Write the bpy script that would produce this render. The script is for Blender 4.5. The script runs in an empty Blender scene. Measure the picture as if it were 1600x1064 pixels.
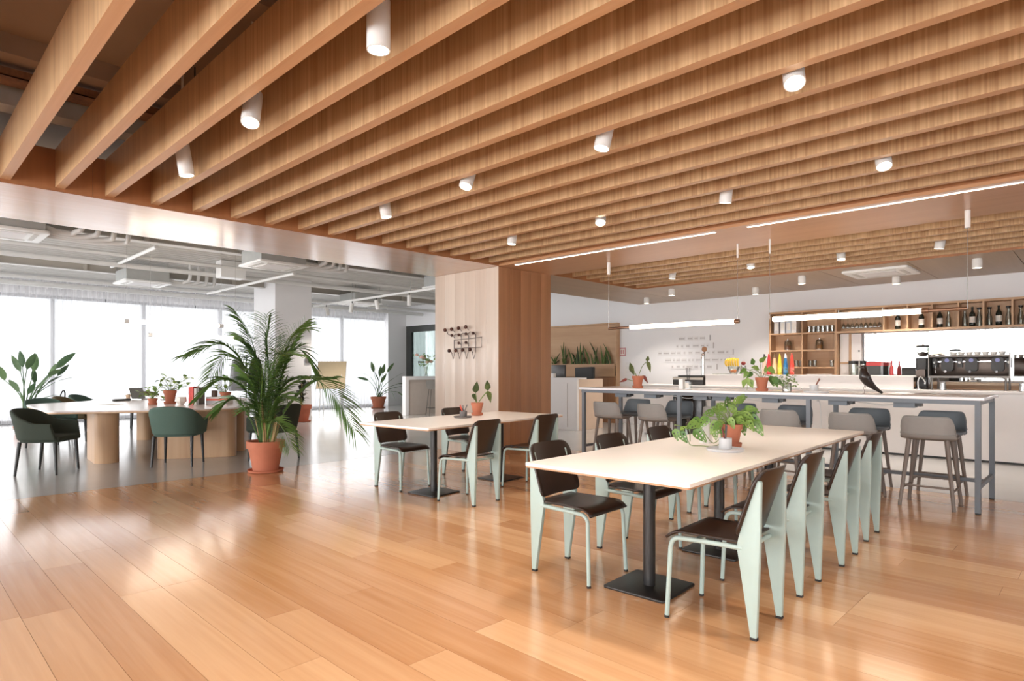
import bpy, bmesh, math, random
from mathutils import Vector, Matrix
random.seed(7)
PI = math.pi
S = bpy.context.scene
COL = S.collection

# ---------------------------------------------------------------- camera
cam_d = bpy.data.cameras.new('camera'); cam = bpy.data.objects.new('camera', cam_d); COL.objects.link(cam)
cam.location = (0, 0, 1.30)
cam.rotation_euler = (PI/2, 0, math.radians(44.18-90))
cam_d.sensor_width = 36; cam_d.lens = 962.1/1600*36; cam_d.shift_y = 45/1600
cam_d.clip_start = .05; cam_d.clip_end = 200
S.camera = cam
# ---------------------------------------------------------------- world, daylight, exposure
W = bpy.data.worlds.new('sky'); S.world = W; W.use_nodes = True
bg = W.node_tree.nodes['Background']; bg.inputs[0].default_value = (.92, .96, 1, 1); bg.inputs[1].default_value = 1.2
def area_light(name, loc, rot, sx, sy, power, col):
    l = bpy.data.lights.new(name, 'AREA'); l.shape = 'RECTANGLE'; l.size = sx; l.size_y = sy; l.energy = power; l.color = col
    o = bpy.data.objects.new(name, l); COL.objects.link(o); o.location = loc; o.rotation_euler = rot
    return o
DAY = (1.0, .985, .97)
area_light('daylight_north', (6.0, 19.35, 1.75), (-PI/2, 0, 0), 22, 3.3, 560, DAY)          # beyond the curtained front
area_light('daylight_west', (-5.55, 5.5, 1.75), (0, -PI/2, 0), 3.3, 25, 2900, DAY)       # beyond the curtained side
area_light('fill_light_south', (3.0, -6.55, 1.75), (PI/2, 0, 0), 15.5, 3.3, 450, DAY)         # added fill light beyond unseen glazing behind the camera
S.view_settings.view_transform = 'Standard'; S.view_settings.look = 'None'
S.view_settings.exposure = 0.55; S.view_settings.gamma = 1.0
try: S.view_settings.use_curve_mapping = False
except Exception: pass

# ---------------------------------------------------------------- mesh helpers
class MB:
    def __init__(s): s.v = []; s.f = []
    def add(s, vs, fs):
        o = len(s.v); s.v += [tuple(v) for v in vs]; s.f += [tuple(i+o for i in f) for f in fs]; return s
    def box(s, x0, x1, y0, y1, z0, z1, M=None):
        vs = [Vector(p) for p in ((x0,y0,z0),(x1,y0,z0),(x1,y1,z0),(x0,y1,z0),(x0,y0,z1),(x1,y0,z1),(x1,y1,z1),(x0,y1,z1))]
        if M: vs = [M @ v for v in vs]
        return s.add(vs, ((3,2,1,0),(4,5,6,7),(0,1,5,4),(1,2,6,5),(2,3,7,6),(3,0,4,7)))
    def prism(s, poly, a0, a1, fn=None):
        # poly in 2D, extruded along third axis; fn(p,q,a) -> xyz
        fn = fn or (lambda p, q, a: (p, q, a)); n = len(poly)
        vs = [fn(p[0], p[1], a0) for p in poly] + [fn(p[0], p[1], a1) for p in poly]
        fs = [tuple(range(n-1, -1, -1)), tuple(range(n, 2*n))] + [(i, (i+1) % n, n+(i+1) % n, n+i) for i in range(n)]
        return s.add(vs, fs)
    def tube(s, pts, r, n=10, caps=True):
        pts = [Vector(p) for p in pts]; m = len(pts)
        rs = r if isinstance(r, (list, tuple)) else [r]*m
        ref = None; vs = []
        for i, p in enumerate(pts):
            t = (pts[min(i+1, m-1)] - pts[max(i-1, 0)]).normalized()
            if ref is None:
                ref = Vector((0,0,1)) if abs(t.z) < .9 else Vector((1,0,0))
            a = (ref - t*ref.dot(t)).normalized(); ref = a; b = t.cross(a)
            for k in range(n):
                an = 2*PI*k/n; vs.append(p + (a*math.cos(an) + b*math.sin(an))*rs[i])
        fs = [(i*n+k, i*n+(k+1) % n, (i+1)*n+(k+1) % n, (i+1)*n+k) for i in range(m-1) for k in range(n)]
        if caps: fs += [tuple(range(n-1, -1, -1)), tuple(range((m-1)*n, m*n))]
        return s.add(vs, fs)
    def lathe(s, prof, n=20, c=(0,0,0), M=None):
        m = len(prof); vs = []
        for r, z in prof:
            for k in range(n):
                an = 2*PI*k/n; v = Vector((r*math.cos(an), r*math.sin(an), z))
                if M: v = M @ v
                vs.append(v + Vector(c))
        fs = [(i*n+k, i*n+(k+1) % n, (i+1)*n+(k+1) % n, (i+1)*n+k) for i in range(m-1) for k in range(n)]
        fs += [tuple(range(n-1, -1, -1)), tuple(range((m-1)*n, m*n))]
        return s.add(vs, fs)
    def ball(s, c, r, nu=12, nv=8, M=None):
        rx, ry, rz = r if isinstance(r, (list, tuple)) else (r, r, r)
        prof = [(max(1e-4, math.sin(PI*i/nv)), -math.cos(PI*i/nv)) for i in range(nv+1)]
        m = len(prof); vs = []
        for q, z in prof:
            for k in range(nu):
                an = 2*PI*k/nu; v = Vector((q*math.cos(an)*rx, q*math.sin(an)*ry, z*rz))
                if M: v = M @ v
                vs.append(v + Vector(c))
        fs = [(i*nu+k, i*nu+(k+1) % nu, (i+1)*nu+(k+1) % nu, (i+1)*nu+k) for i in range(m-1) for k in range(nu)]
        return s.add(vs, fs)
    def grid(s, fn, nu, nv, closed_u=False):
        vs = [fn(i/nu, j/nv) for j in range(nv+1) for i in range(nu+1)]
        w = nu+1
        return s.add(vs, [(j*w+i, j*w+i+1, (j+1)*w+i+1, (j+1)*w+i) for j in range(nv) for i in range(nu)])
    def mesh(s, name, mat=None, smooth=None, bevel=0):
        me = bpy.data.meshes.new(name); me.from_pydata(s.v, [], s.f); me.update()
        if bevel:
            bm = bmesh.new(); bm.from_mesh(me); bmesh.ops.remove_doubles(bm, verts=bm.verts, dist=1e-5)
            es = [e for e in bm.edges if len(e.link_faces) == 2 and e.calc_face_angle(0) > .6]
            bmesh.ops.bevel(bm, geom=es, offset=bevel, segments=2, affect='EDGES', profile=.5, clamp_overlap=True)
            bm.to_mesh(me); bm.free(); smooth = smooth or 40
        if smooth:
            me.polygons.foreach_set('use_smooth', [True]*len(me.polygons)); me.set_sharp_from_angle(angle=math.radians(smooth))
        if mat: me.materials.append(mat)
        return me
    def build(s, name, mat=None, parent=None, smooth=None, bevel=0, loc=None):
        return link(name, s.mesh(name, mat, smooth, bevel), parent, loc)
def link(name, me, parent=None, loc=None, rz=0):
    o = bpy.data.objects.new(name, me); COL.objects.link(o)
    if parent: o.parent = parent
    if loc: o.location = loc
    if rz: o.rotation_euler = (0, 0, rz)
    return o
def solid(o, t, off=0):
    m = o.modifiers.new('thickness', 'SOLIDIFY'); m.thickness = t; m.offset = off; return o
def subd(o, n=1):
    m = o.modifiers.new('smooth', 'SUBSURF'); m.levels = n; m.render_levels = n; return o
def tag(o, label, cat, group=None):
    o['label'] = label; o['category'] = cat
    if group: o['group'] = group
    return o
def thing(name, label, cat, loc=(0,0,0), rz=0, group=None):
    o = bpy.data.objects.new(name, None); COL.objects.link(o); o.empty_display_size = .1
    o.location = loc; o.rotation_euler = (0, 0, rz)
    return tag(o, label, cat, group)
def struct(o, label=None):
    o['kind'] = 'structure'
    if label: o['label'] = label
    return o
def dup(src, loc, rz=0, label=None, group=None, scale=None):
    kids = [c for c in COL.objects if c.parent == src]
    r = src.copy(); COL.objects.link(r); r.location = loc; r.rotation_euler = (0, 0, rz)
    if scale: r.scale = (scale,)*3
    if label: r['label'] = label
    if group: r['group'] = group
    for ch in kids:
        sub = [c for c in COL.objects if c.parent == ch]
        c = ch.copy(); COL.objects.link(c); c.parent = r
        for g in sub:
            d = g.copy(); COL.objects.link(d); d.parent = c
    return r
def arc(c, r, a0, a1, n, plane='yz'):
    out = []
    for i in range(n+1):
        a = a0 + (a1-a0)*i/n; out.append((c[0] + r*math.cos(a), c[1] + r*math.sin(a)))
    return out
def rrect(x0, x1, y0, y1, r, n=5):
    p = []
    for cx, cy, a in ((x1-r, y0+r, -PI/2), (x1-r, y1-r, 0), (x0+r, y1-r, PI/2), (x0+r, y0+r, PI)):
        p += arc((cx, cy), r, a, a+PI/2, n)
    return p
def fillet(poly, rad, n=6):
    out = []; m = len(poly)
    for i in range(m):
        p = Vector(poly[i]); a = (Vector(poly[i-1])-p); b = (Vector(poly[(i+1) % m])-p)
        r = rad[i] if isinstance(rad, (list, tuple)) else rad
        r = min(r, a.length*.45, b.length*.45)
        p0 = p+a.normalized()*r; p1 = p+b.normalized()*r
        for k in range(n+1):
            t = k/n; q = p0*(1-t)**2 + p*2*t*(1-t) + p1*t*t; out.append((q.x, q.y))
    return out

# ---------------------------------------------------------------- materials
MATS = {}
def srgb(r, g, b):
    f = lambda c: ((c/255)/12.92 if c/255 <= .04045 else (((c/255)+.055)/1.055)**2.4)
    return (f(r), f(g), f(b), 1)
def mat(name, col, rough=.5, metal=0, var=.06, scale=8, bump=0, emit=None, estr=0, trans=0, coat=0, spec=None, alpha=None):
    if name in MATS: return MATS[name]
    m = bpy.data.materials.new(name); m.use_nodes = True; nt = m.node_tree; b = nt.nodes['Principled BSDF']
    c = srgb(*col)
    tc = nt.nodes.new('ShaderNodeTexCoord'); nz = nt.nodes.new('ShaderNodeTexNoise'); nz.inputs['Scale'].default_value = scale
    nz.inputs['Detail'].default_value = 4
    nt.links.new(tc.outputs['Object'], nz.inputs['Vector'])
    mx = nt.nodes.new('ShaderNodeMix'); mx.data_type = 'RGBA'
    mx.inputs[6].default_value = tuple(min(1, x*(1-var)) for x in c[:3])+(1,); mx.inputs[7].default_value = tuple(min(1, x*(1+var)) for x in c[:3])+(1,)
    nt.links.new(nz.outputs['Fac'], mx.inputs[0]); nt.links.new(mx.outputs[2], b.inputs['Base Color'])
    b.inputs['Roughness'].default_value = rough; b.inputs['Metallic'].default_value = metal
    if spec is not None: b.inputs['Specular IOR Level'].default_value = spec
    if coat: b.inputs['Coat Weight'].default_value = coat; b.inputs['Coat Roughness'].default_value = .16
    if trans: b.inputs['Transmission Weight'].default_value = trans
    if emit: b.inputs['Emission Color'].default_value = srgb(*emit); b.inputs['Emission Strength'].default_value = estr
    if bump:
        bp = nt.nodes.new('ShaderNodeBump'); bp.inputs['Strength'].default_value = bump; bp.inputs['Distance'].default_value = .01
        nt.links.new(nz.outputs['Fac'], bp.inputs['Height']); nt.links.new(bp.outputs[0], b.inputs['Normal'])
    MATS[name] = m; return m
def wood(name, c0, c1, grain=(60, 60, 1.2), rough=.4, coat=0, rnd=.5, fine=.35, spec=None, figure=0.0):
    # grain: noise scale per object axis (small value = along the grain)
    m = bpy.data.materials.new(name); m.use_nodes = True; nt = m.node_tree; b = nt.nodes['Principled BSDF']; N = nt.nodes.new; L = nt.links.new
    tc = N('ShaderNodeTexCoord'); oi = N('ShaderNodeObjectInfo')
    sc = N('ShaderNodeVectorMath'); sc.operation = 'SCALE'; sc.inputs[0].default_value = (17.3, 31.7, 11.9); L(oi.outputs['Random'], sc.inputs['Scale'])
    ad = N('ShaderNodeVectorMath'); ad.operation = 'ADD'; L(tc.outputs['Object'], ad.inputs[0]); L(sc.outputs[0], ad.inputs[1])
    def nz(scl, det, dist=0):
        mp = N('ShaderNodeMapping'); mp.inputs['Scale'].default_value = scl; L(ad.outputs[0], mp.inputs['Vector'])
        n = N('ShaderNodeTexNoise'); n.inputs['Scale'].default_value = 1; n.inputs['Detail'].default_value = det; n.inputs['Distortion'].default_value = dist
        L(mp.outputs[0], n.inputs['Vector']); return n
    n1 = nz(grain, 5, .3); n2 = nz(tuple(g*.16 for g in grain), 3, figure)
    a1 = N('ShaderNodeMath'); a1.operation = 'MULTIPLY_ADD'; L(n1.outputs['Fac'], a1.inputs[0]); a1.inputs[1].default_value = fine
    a2 = N('ShaderNodeMath'); a2.operation = 'MULTIPLY_ADD'; L(n2.outputs['Fac'], a2.inputs[0]); a2.inputs[1].default_value = .55; L(a2.outputs[0], a1.inputs[2])
    a3 = N('ShaderNodeMath'); a3.operation = 'MULTIPLY_ADD'; L(oi.outputs['Random'], a3.inputs[0]); a3.inputs[1].default_value = rnd; a3.inputs[2].default_value = -.5*rnd+.05
    L(a3.outputs[0], a2.inputs[2])
    rp = N('ShaderNodeValToRGB'); k_ = max(0, fine-.5)*.5; rp.color_ramp.elements[0].position = .22+k_; rp.color_ramp.elements[1].position = .78+k_
    rp.color_ramp.elements[0].color = srgb(*c1); rp.color_ramp.elements[1].color = srgb(*c0)
    L(a1.outputs[0], rp.inputs[0]); L(rp.outputs[0], b.inputs['Base Color'])
    b.inputs['Roughness'].default_value = rough
    if spec is not None: b.inputs['Specular IOR Level'].default_value = spec
    if coat: b.inputs['Coat Weight'].default_value = coat; b.inputs['Coat Roughness'].default_value = .13
    MATS[name] = m; return m
def glassy(name, tint=(246, 246, 246), refl=.12, dens=.1):
    # thin clear sheet: mostly transparent, a little reflective, a little tinted
    m = bpy.data.materials.new(name); m.use_nodes = True; nt = m.node_tree; N = nt.nodes.new; L = nt.links.new
    out = nt.nodes['Material Output']; nt.nodes.remove(nt.nodes['Principled BSDF'])
    tr = N('ShaderNodeBsdfTransparent'); tr.inputs[0].default_value = srgb(*tint)
    gl = N('ShaderNodeBsdfGlossy'); gl.inputs['Roughness'].default_value = .03
    lw = N('ShaderNodeLayerWeight'); lw.inputs['Blend'].default_value = .35
    mr = N('ShaderNodeMapRange'); mr.inputs[3].default_value = refl*.5; mr.inputs[4].default_value = min(1, refl*4); L(lw.outputs['Fresnel'], mr.inputs[0])
    mx = N('ShaderNodeMixShader'); L(mr.outputs[0], mx.inputs[0]); L(tr.outputs[0], mx.inputs[1]); L(gl.outputs[0], mx.inputs[2])
    L(mx.outputs[0], out.inputs[0]); MATS[name] = m; return m
def curtain_mat():
    m = bpy.data.materials.new('sheer_fabric'); m.use_nodes = True; nt = m.node_tree; N = nt.nodes.new; L = nt.links.new
    out = nt.nodes['Material Output']; nt.nodes.remove(nt.nodes['Principled BSDF'])
    tr = N('ShaderNodeBsdfTransparent'); tr.inputs[0].default_value = (1, 1, 1, 1)
    tl = N('ShaderNodeBsdfTranslucent'); tl.inputs[0].default_value = (.74, .74, .77, 1)
    df = N('ShaderNodeBsdfDiffuse'); df.inputs[0].default_value = (.82, .81, .82, 1)
    m1 = N('ShaderNodeMixShader'); m1.inputs[0].default_value = .45; L(tl.outputs[0], m1.inputs[1]); L(df.outputs[0], m1.inputs[2])
    tc = N('ShaderNodeTexCoord'); wv = N('ShaderNodeTexNoise'); wv.inputs['Scale'].default_value = 400; L(tc.outputs['Object'], wv.inputs['Vector'])
    lw = N('ShaderNodeLayerWeight'); lw.inputs['Blend'].default_value = .3
    mr = N('ShaderNodeMapRange'); mr.inputs[3].default_value = .52; mr.inputs[4].default_value = .98; L(lw.outputs['Facing'], mr.inputs[0])
    m2 = N('ShaderNodeMixShader'); L(mr.outputs[0], m2.inputs[0]); L(tr.outputs[0], m2.inputs[1]); L(m1.outputs[0], m2.inputs[2])
    L(m2.outputs[0], out.inputs[0]); MATS['sheer'] = m; return m
def emission(name, col, strength):
    m = bpy.data.materials.new(name); m.use_nodes = True; b = m.node_tree.nodes['Principled BSDF']
    b.inputs['Base Color'].default_value = srgb(*col); b.inputs['Emission Color'].default_value = srgb(*col); b.inputs['Emission Strength'].default_value = strength
    MATS[name] = m; return m

M_floor = wood('oak_floor', (220, 176, 132), (186, 134, 90), grain=(38, 1.6, 10), rough=.18, coat=.6, rnd=.4, fine=.32, figure=1.2)
M_floorbase = mat('floor_joint', (96, 60, 34), .6)
M_beam = wood('oak_veneer_beam', (214, 180, 138), (158, 116, 76), grain=(30, 70, .7), rough=.36, rnd=.10, fine=.85)
M_beamb = wood('oak_veneer_beam_edge', (206, 168, 128), (184, 140, 100), grain=(60, 1.0, 1.0), rough=.4, rnd=.10, fine=.4)
M_soffit = wood('oak_veneer_soffit', (206, 164, 126), (180, 132, 94), grain=(1.2, 26, 1.0), rough=.22, coat=.35, rnd=.12, fine=.4)
M_soffit2 = wood('oak_veneer_face', (174, 122, 82), (148, 98, 62), grain=(30, 30, 1.0), rough=.3, rnd=.12, fine=.45)
M_band = wood('oak_veneer_band', (204, 160, 120), (178, 128, 90), grain=(26, 1.2, 1.0), rough=.3, coat=.15, rnd=.12, fine=.4)
M_colA = wood('pale_oak_panel', (226, 212, 198), (204, 186, 170), grain=(24, 24, .9), rough=.3, coat=.2, rnd=.35, fine=.35)
M_colB = wood('oak_panel', (184, 138, 102), (152, 106, 72), grain=(26, 26, .9), rough=.35, rnd=.3, fine=.4)
M_greywood = wood('greyed_oak_panel', (186, 164, 142), (160, 138, 116), grain=(1.2, 26, 1), rough=.4, rnd=.15, fine=.35)
M_shelf = wood('oak_shelf', (206, 170, 134), (176, 138, 104), grain=(26, 1.4, 26), rough=.45, rnd=.2, fine=.35)
M_conc = mat('polished_concrete', (180, 179, 177), .2, var=.10, scale=1.3, coat=.3)
M_white = mat('white_paint', (234, 233, 234), .6, var=.015, scale=3)
M_wall = mat('white_wall', (238, 238, 240), .65, var=.015, scale=2)
M_deck = mat('white_steel_deck', (206, 204, 200), .5, var=.04, scale=3)
M_void_shade = mat('plenum_shade_tone', (150, 128, 108), .8, var=.1, scale=3)  # brown stands in for shade and warm bounce on the white slab
M_duct = mat('white_painted_pipe', (222, 222, 220), .4, var=.03)
M_greige = mat('greige_steel', (186, 180, 170), .5, var=.03)
M_galv = mat('galvanised_steel', (182, 184, 182), .45, metal=.3, var=.1)
M_dark = mat('dark_frame', (62, 64, 62), .4, var=.05)
M_black = mat('black_powder_coat', (32, 30, 29), .38, var=.08, scale=30)
M_plasticw = mat('white_plastic', (238, 238, 236), .35, var=.01)
M_glass = glassy('window_glass')
M_greenglass = glassy('green_tinted_glass', (234, 244, 241), .16)
M_clear = glassy('clear_glass', (243, 246, 244), .14)
M_curtain = curtain_mat()
M_mull = mat('window_frame_grey', (92, 96, 100), .4)
M_mirror = mat('mirror_silver', (238, 240, 240), .02, metal=1, var=0)
M_lamp_w = emission('warm_lamp', (255, 236, 205), 14)
M_tube = emission('tube_lamp', (255, 238, 214), 9)
M_strip = emission('strip_lamp', (255, 244, 230), 2.2)
# ================================================================ STRUCTURE
WX, WY = 7.78, 7.86          # edge of the timber floor
XL, XR, YB, YF = -5.0, 17.0, -6.0, 18.75
# --- timber floor: joint-coloured base and single planks
fl = struct(MB().box(XL, WX, YB, WY, -.06, -.012).build('floor', M_floorbase), 'glossy oak plank floor')
PW = .22
plank_me = {}
def plank_mesh(w, l):
    k = (round(w, 3), round(l, 3))
    if k not in plank_me: plank_me[k] = MB().box(.0008, w-.0008, .0008, l-.0008, -.012, 0).mesh('plank', M_floor)
    return plank_me[k]
LENS = (1.2, 1.5, 1.8, 2.1, 2.4)
rest = MB(); x = WX; rr = random.Random(3); i = 0
while x > XL + .01:
    x0 = max(XL, x-PW); y = WY - rr.choice((.45, .8, 1.1, 1.4, 1.75, 2.1)); ys = [WY]
    while y > YB + .3:
        ys.append(y); y -= rr.choice(LENS)
    ys.append(YB)
    for a, b in zip(ys[1:], ys[:-1]):
        if x > .01 and b > .05:
            link('plank', plank_mesh(x-x0, b-a), fl, (x0, a, 0))
        else:
            rest.box(x0+.0006, x-.0006, a+.0006, b-.0006, -.012, 0)
    x = x0
r_ = rest.build('plank_field', M_floor, fl); r_['kind'] = 'stuff'
# --- polished concrete floor
cf = MB().box(XL, XR, WY+.004, YF+.2, -.06, -.001).box(WX+.004, XR, YB, WY+.004, -.06, -.001).build('floor_concrete', M_conc); struct(cf, 'polished grey concrete floor')
tr = MB().box(XL, WX+.004, WY, WY+.004, -.05, .0005).box(WX, WX+.004, YB, WY, -.05, .0005).build('trim_1', M_dark); struct(tr, 'thin dark metal joint between timber and concrete floor')
# --- main soffit slab
cl = struct(MB().box(XL, XR, YB, YF+.2, 3.62, 3.8).build('ceiling', M_deck), 'white painted ceiling slab')
rb = MB()
y = 8.05
while y < 18.6:
    rb.prism([(y, 3.62), (y+.03, 3.575), (y+.10, 3.575), (y+.13, 3.62)], XL, XR, lambda p, q, a: (a, p, q)); y += .2
o = rb.build('deck_rib', M_deck, cl); o['kind'] = 'stuff'
MB().box(-5, 7.6, -6, 8.0, 3.60, 3.619).build('plenum_shade_panel', M_void_shade, cl)  # sheet added under the slab, coloured like the shaded plenum
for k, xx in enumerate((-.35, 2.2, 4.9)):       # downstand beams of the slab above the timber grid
    MB().box(xx, xx+.32, -6, 6.5, 3.38, 3.60).build('downstand_beam', M_void_shade, cl)
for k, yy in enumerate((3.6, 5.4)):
    MB().box(-5, 6.4, yy, yy+.22, 3.46, 3.60).build('downstand_beam', M_void_shade, cl)
# --- timber soffit boxes, column
s1 = struct(MB().box(XL, 6.41, 6.512, 8.0, 2.83, 3.19).build('trim_2', M_soffit), 'glossy oak veneered bulkhead above the floor joint')
pw = 1.27
xx = 6.41
while xx > XL+.1:
    x0 = max(XL, xx-pw); MB().box(x0+.001, xx-.001, 6.50, 6.512, 2.83, 3.19).build('veneer_panel', M_soffit2, s1); xx = x0
s2 = struct(MB().box(6.41, 7.64, YB, 6.50, 2.83, 3.19).build('trim_3', M_band), 'oak veneered ceiling band beside the timber grid')
s3 = struct(MB().box(6.412, 7.6, 6.50, 8.0, 2.83, 3.19).build('trim_4', M_band), 'oak veneered ceiling above the clad column')
cw = struct(MB().box(6.422, 7.588, 6.522, 7.988, 0, 2.83).build('wall_column', M_colB), 'column clad in vertical oak boards')
ys = [6.51, 6.78, 7.02, 7.26, 7.5, 7.75, 8.0]
for a, b in zip(ys[:-1], ys[1:]):
    MB().box(6.41, 6.422, a+.0005, b-.0005, 0.0, 2.828).build('board', M_colA, cw, bevel=.0008)
xs = [6.411, 6.66, 6.90, 7.13, 7.37, 7.6]
for a, b in zip(xs[:-1], xs[1:]):
    MB().box(a+.0005, b-.0005, 6.51, 6.522, 0.0, 2.828).build('board', M_colB, cw, bevel=.0008)
# --- timber grid over the dining area: every beam its own piece
gc = struct(MB().box(6.40, 6.4095, YB, 6.498, 2.86, 3.19).build('ceiling_grid', M_soffit2), 'grid of deep oak veneered ceiling beams')
beam_me = MB().box(0, .068, YB, 6.498, 2.86, 3.19).mesh('wood_beam', M_beam)
beam_me.materials.append(M_beamb); beam_me.polygons[0].material_index = 1
for k in [q for q in range(-14, 16) if q != -1]:
    link('wood_beam', beam_me, gc, (.69+.3675*k, 0, 0))
# --- second grid and greyed oak panels over the bar
g2 = struct(MB().box(7.64, 10.15, 6.50, 6.512, 2.83, 3.19).build('ceiling_grid_bar', M_soffit2), 'grid of oak ceiling beams in front of the bar')
b2 = MB().box(0, .068, YB, 6.498, 2.86, 3.19).mesh('wood_beam', M_beam)
b2.materials.append(M_beamb); b2.polygons[0].material_index = 1
for k in range(7):
    link('wood_beam', b2, g2, (7.75+.39*k, 0, 0))
MB().box(10.138, 10.15, YB, 6.50, 2.83, 3.19).build('veneer_panel', M_soffit2, g2)
cp = struct(MB().box(10.15, 12.55, YB, 8.0, 2.842, 2.90).box(7.6, 10.15, 6.512, 8.0, 2.842, 2.90).build('ceiling_panels', M_greywood), 'flat greyed oak panel ceiling over the bar')
yy = [8.0, 6.75, 5.6, 4.4, 3.25, 2.08, .9, -.3, -1.5, -3, -4.5, -6]
for a, b in zip(yy[1:], yy[:-1]):
    x0 = 10.15 if b <= 6.8 else 7.6
    if b > 6.8:
        MB().box(7.605, 10.145, 6.513, b, 2.83, 2.842).build('panel', M_greywood, cp)
        MB().box(10.151, 12.549, a+.004, b, 2.83, 2.842).build('panel', M_greywood, cp)
    else:
        MB().box(10.151, 12.549, a+.004, b-.004, 2.83, 2.842).build('panel', M_greywood, cp)
MB().box(7.6, 12.55, 8.0, 8.012, 2.83, 3.2).build('edge_panel', M_white, cp)
# --- walls
struct(MB().box(12.55, 12.75, YB, 12.0, 0, 3.62).build('wall_back', M_wall), 'white wall behind the bar')
struct(MB().box(12.55, 13.4, 12.0, 12.2, 0, 3.62).build('wall_return', M_wall), 'white return wall')
struct(MB().box(XR, XR+.2, 12.0, YF+.2, 0, 3.62).box(12.75, XR, 11.8, 12.0, 0, 3.62).build('wall_far', M_wall), 'white wall of the glazed room')
struct(MB().box(7.0, XR, YB-.2, YB, 0, 3.62).build('wall_south', M_wall), 'white wall behind the camera')
struct(MB().box(12.62, 13.4, 18.4, 18.62, 0, 3.62).build('wall_pier', M_wall), 'white pier beside the curtain')
# --- white column in the lounge
c2 = struct(MB().box(6.80, 7.76, 14.73, 15.95, 0, 3.62).build('wall_white_column', M_white), 'white square column in the lounge')
MB().box(6.788, 7.772, 14.718, 15.962, 0, .1).build('baseboard', M_white, c2)
# --- windows: lintel, mullions, panes
def window_wall(idx, p0, p1, axis, label):
    lin = MB(); d = .12
    def bx(mb, a0, a1, b0, b1, z0, z1):
        if axis == 'x': mb.box(a0, a1, b0, b1, z0, z1)
        else: mb.box(b0, b1, a0, a1, z0, z1)
        return mb
    return bx
def windows(prefix_n, a0, a1, b, sign, axis, step, label):
    def bx(mb, p0, p1, q0, q1, z0, z1):
        q0, q1 = sorted((q0, q1))
        return mb.box(p0, p1, q0, q1, z0, z1) if axis == 'x' else mb.box(q0, q1, p0, p1, z0, z1)
    w = struct(bx(MB(), a0, a1, b, b+.2*sign, 3.12, 3.62).build('window_%d' % prefix_n, M_white), label)
    bx(MB(), a0, a1, b+.02*sign, b+.14*sign, 3.04, 3.12).build('head_rail', M_mull, w)
    bx(MB(), a0, a1, b+.02*sign, b+.14*sign, 0, .08).build('sill_rail', M_mull, w)
    p = a0
    while p <= a1+.01:
        bx(MB(), p-.04, p+.04, b+.02*sign, b+.14*sign, .08, 3.04).build('mullion', M_mull, w)
        if p+step <= a1+.01: bx(MB(), p+.04, p+step-.04, b+.07*sign, b+.08*sign, .08, 3.04).build('pane', M_glass, w)
        p += step
    return w
windows(1, XL, XR, 18.7, 1, 'x', 2.0, 'tall glazed front behind sheer curtains')
windows(2, YB, 18.7, XL, -1, 'y', 1.9, 'tall glazed side behind sheer curtains')
windows(3, XL, 7.0, YB, -1, 'x', 2.0, 'unseen glazed end added for fill light, behind sheer curtains')  # out-of-view glazing added as the opening for the south fill light
# --- sheer curtains, one panel at a time
def curtain(name, a0, a1, b, axis, label, group, seed):
    r = random.Random(seed); ph = [r.random()*6.28 for _ in range(4)]
    n = int((a1-a0)/.016); rows = 5
    def fn(u, v):
        a = a0 + (a1-a0)*u
        k = .032*math.sin(2*PI*a/.145+ph[0]+.8*math.sin(a*2.1+ph[1])) + .014*math.sin(2*PI*a/.061+ph[2]) + .02*math.sin(2*PI*a/.9+ph[3])
        z = .02 + 3.46*v; k *= (1.15-.35*v)
        return (a, b+k, z) if axis == 'x' else (b+k, a, z)
    o = MB().grid(fn, n, rows).build(name, M_curtain, smooth=180)
    return tag(o, label, 'curtain', group)
edges = [-4.9, -2.6, -.3, 1.95, 4.05, 6.2, 8.35, 10.4, 12.58]
CL = {3: 'sheer white curtain panel behind the broad-leaved strelitzia and lounge table', 4: 'sheer white curtain panel behind the coat stand', 5: 'sheer white curtain panel behind the white column',
      6: 'sheer white curtain panel behind the leaning beige board', 7: 'sheer white curtain panel ending at the white pier beside the glass partition'}
for k in range(8):
    curtain('curtain', edges[k]+.01, edges[k+1]-.01, 18.42, 'x', CL.get(k, 'floor-length sheer white curtain panel hanging beyond the lounge armchairs'), 'sheer curtains along the glazed front', k)
for k, (a, b) in enumerate(((13.5, 15.2), (15.22, 16.95))):
    curtain('curtain', a, b, 18.42, 'x', 'sheer white curtain inside the glazed meeting room', 'curtains of the glazed room', 20+k)
yy = [-5.8, -2.8, .2, 3.2, 6.2, 9.2, 12.2, 15.2, 18.2]
for k in range(8):
    curtain('curtain', yy[k]+.01, yy[k+1]-.01, -4.72, 'y', 'floor-length sheer white curtain at the side glazing facing the bar', 'sheer curtains along the side glazing', 30+k)
for k in range(4):
    curtain('curtain', -4.6+2.9*k+.01, -4.6+2.9*(k+1)-.01, -5.72, 'x', 'floor-length sheer white curtain of the added glazed end', 'sheer curtains of the added glazed end', 40+k)
struct(MB().box(-4.9, 12.6, 18.39, 18.45, 3.48, 3.52).build('trim_5', M_plasticw), 'white curtain rail')
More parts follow.
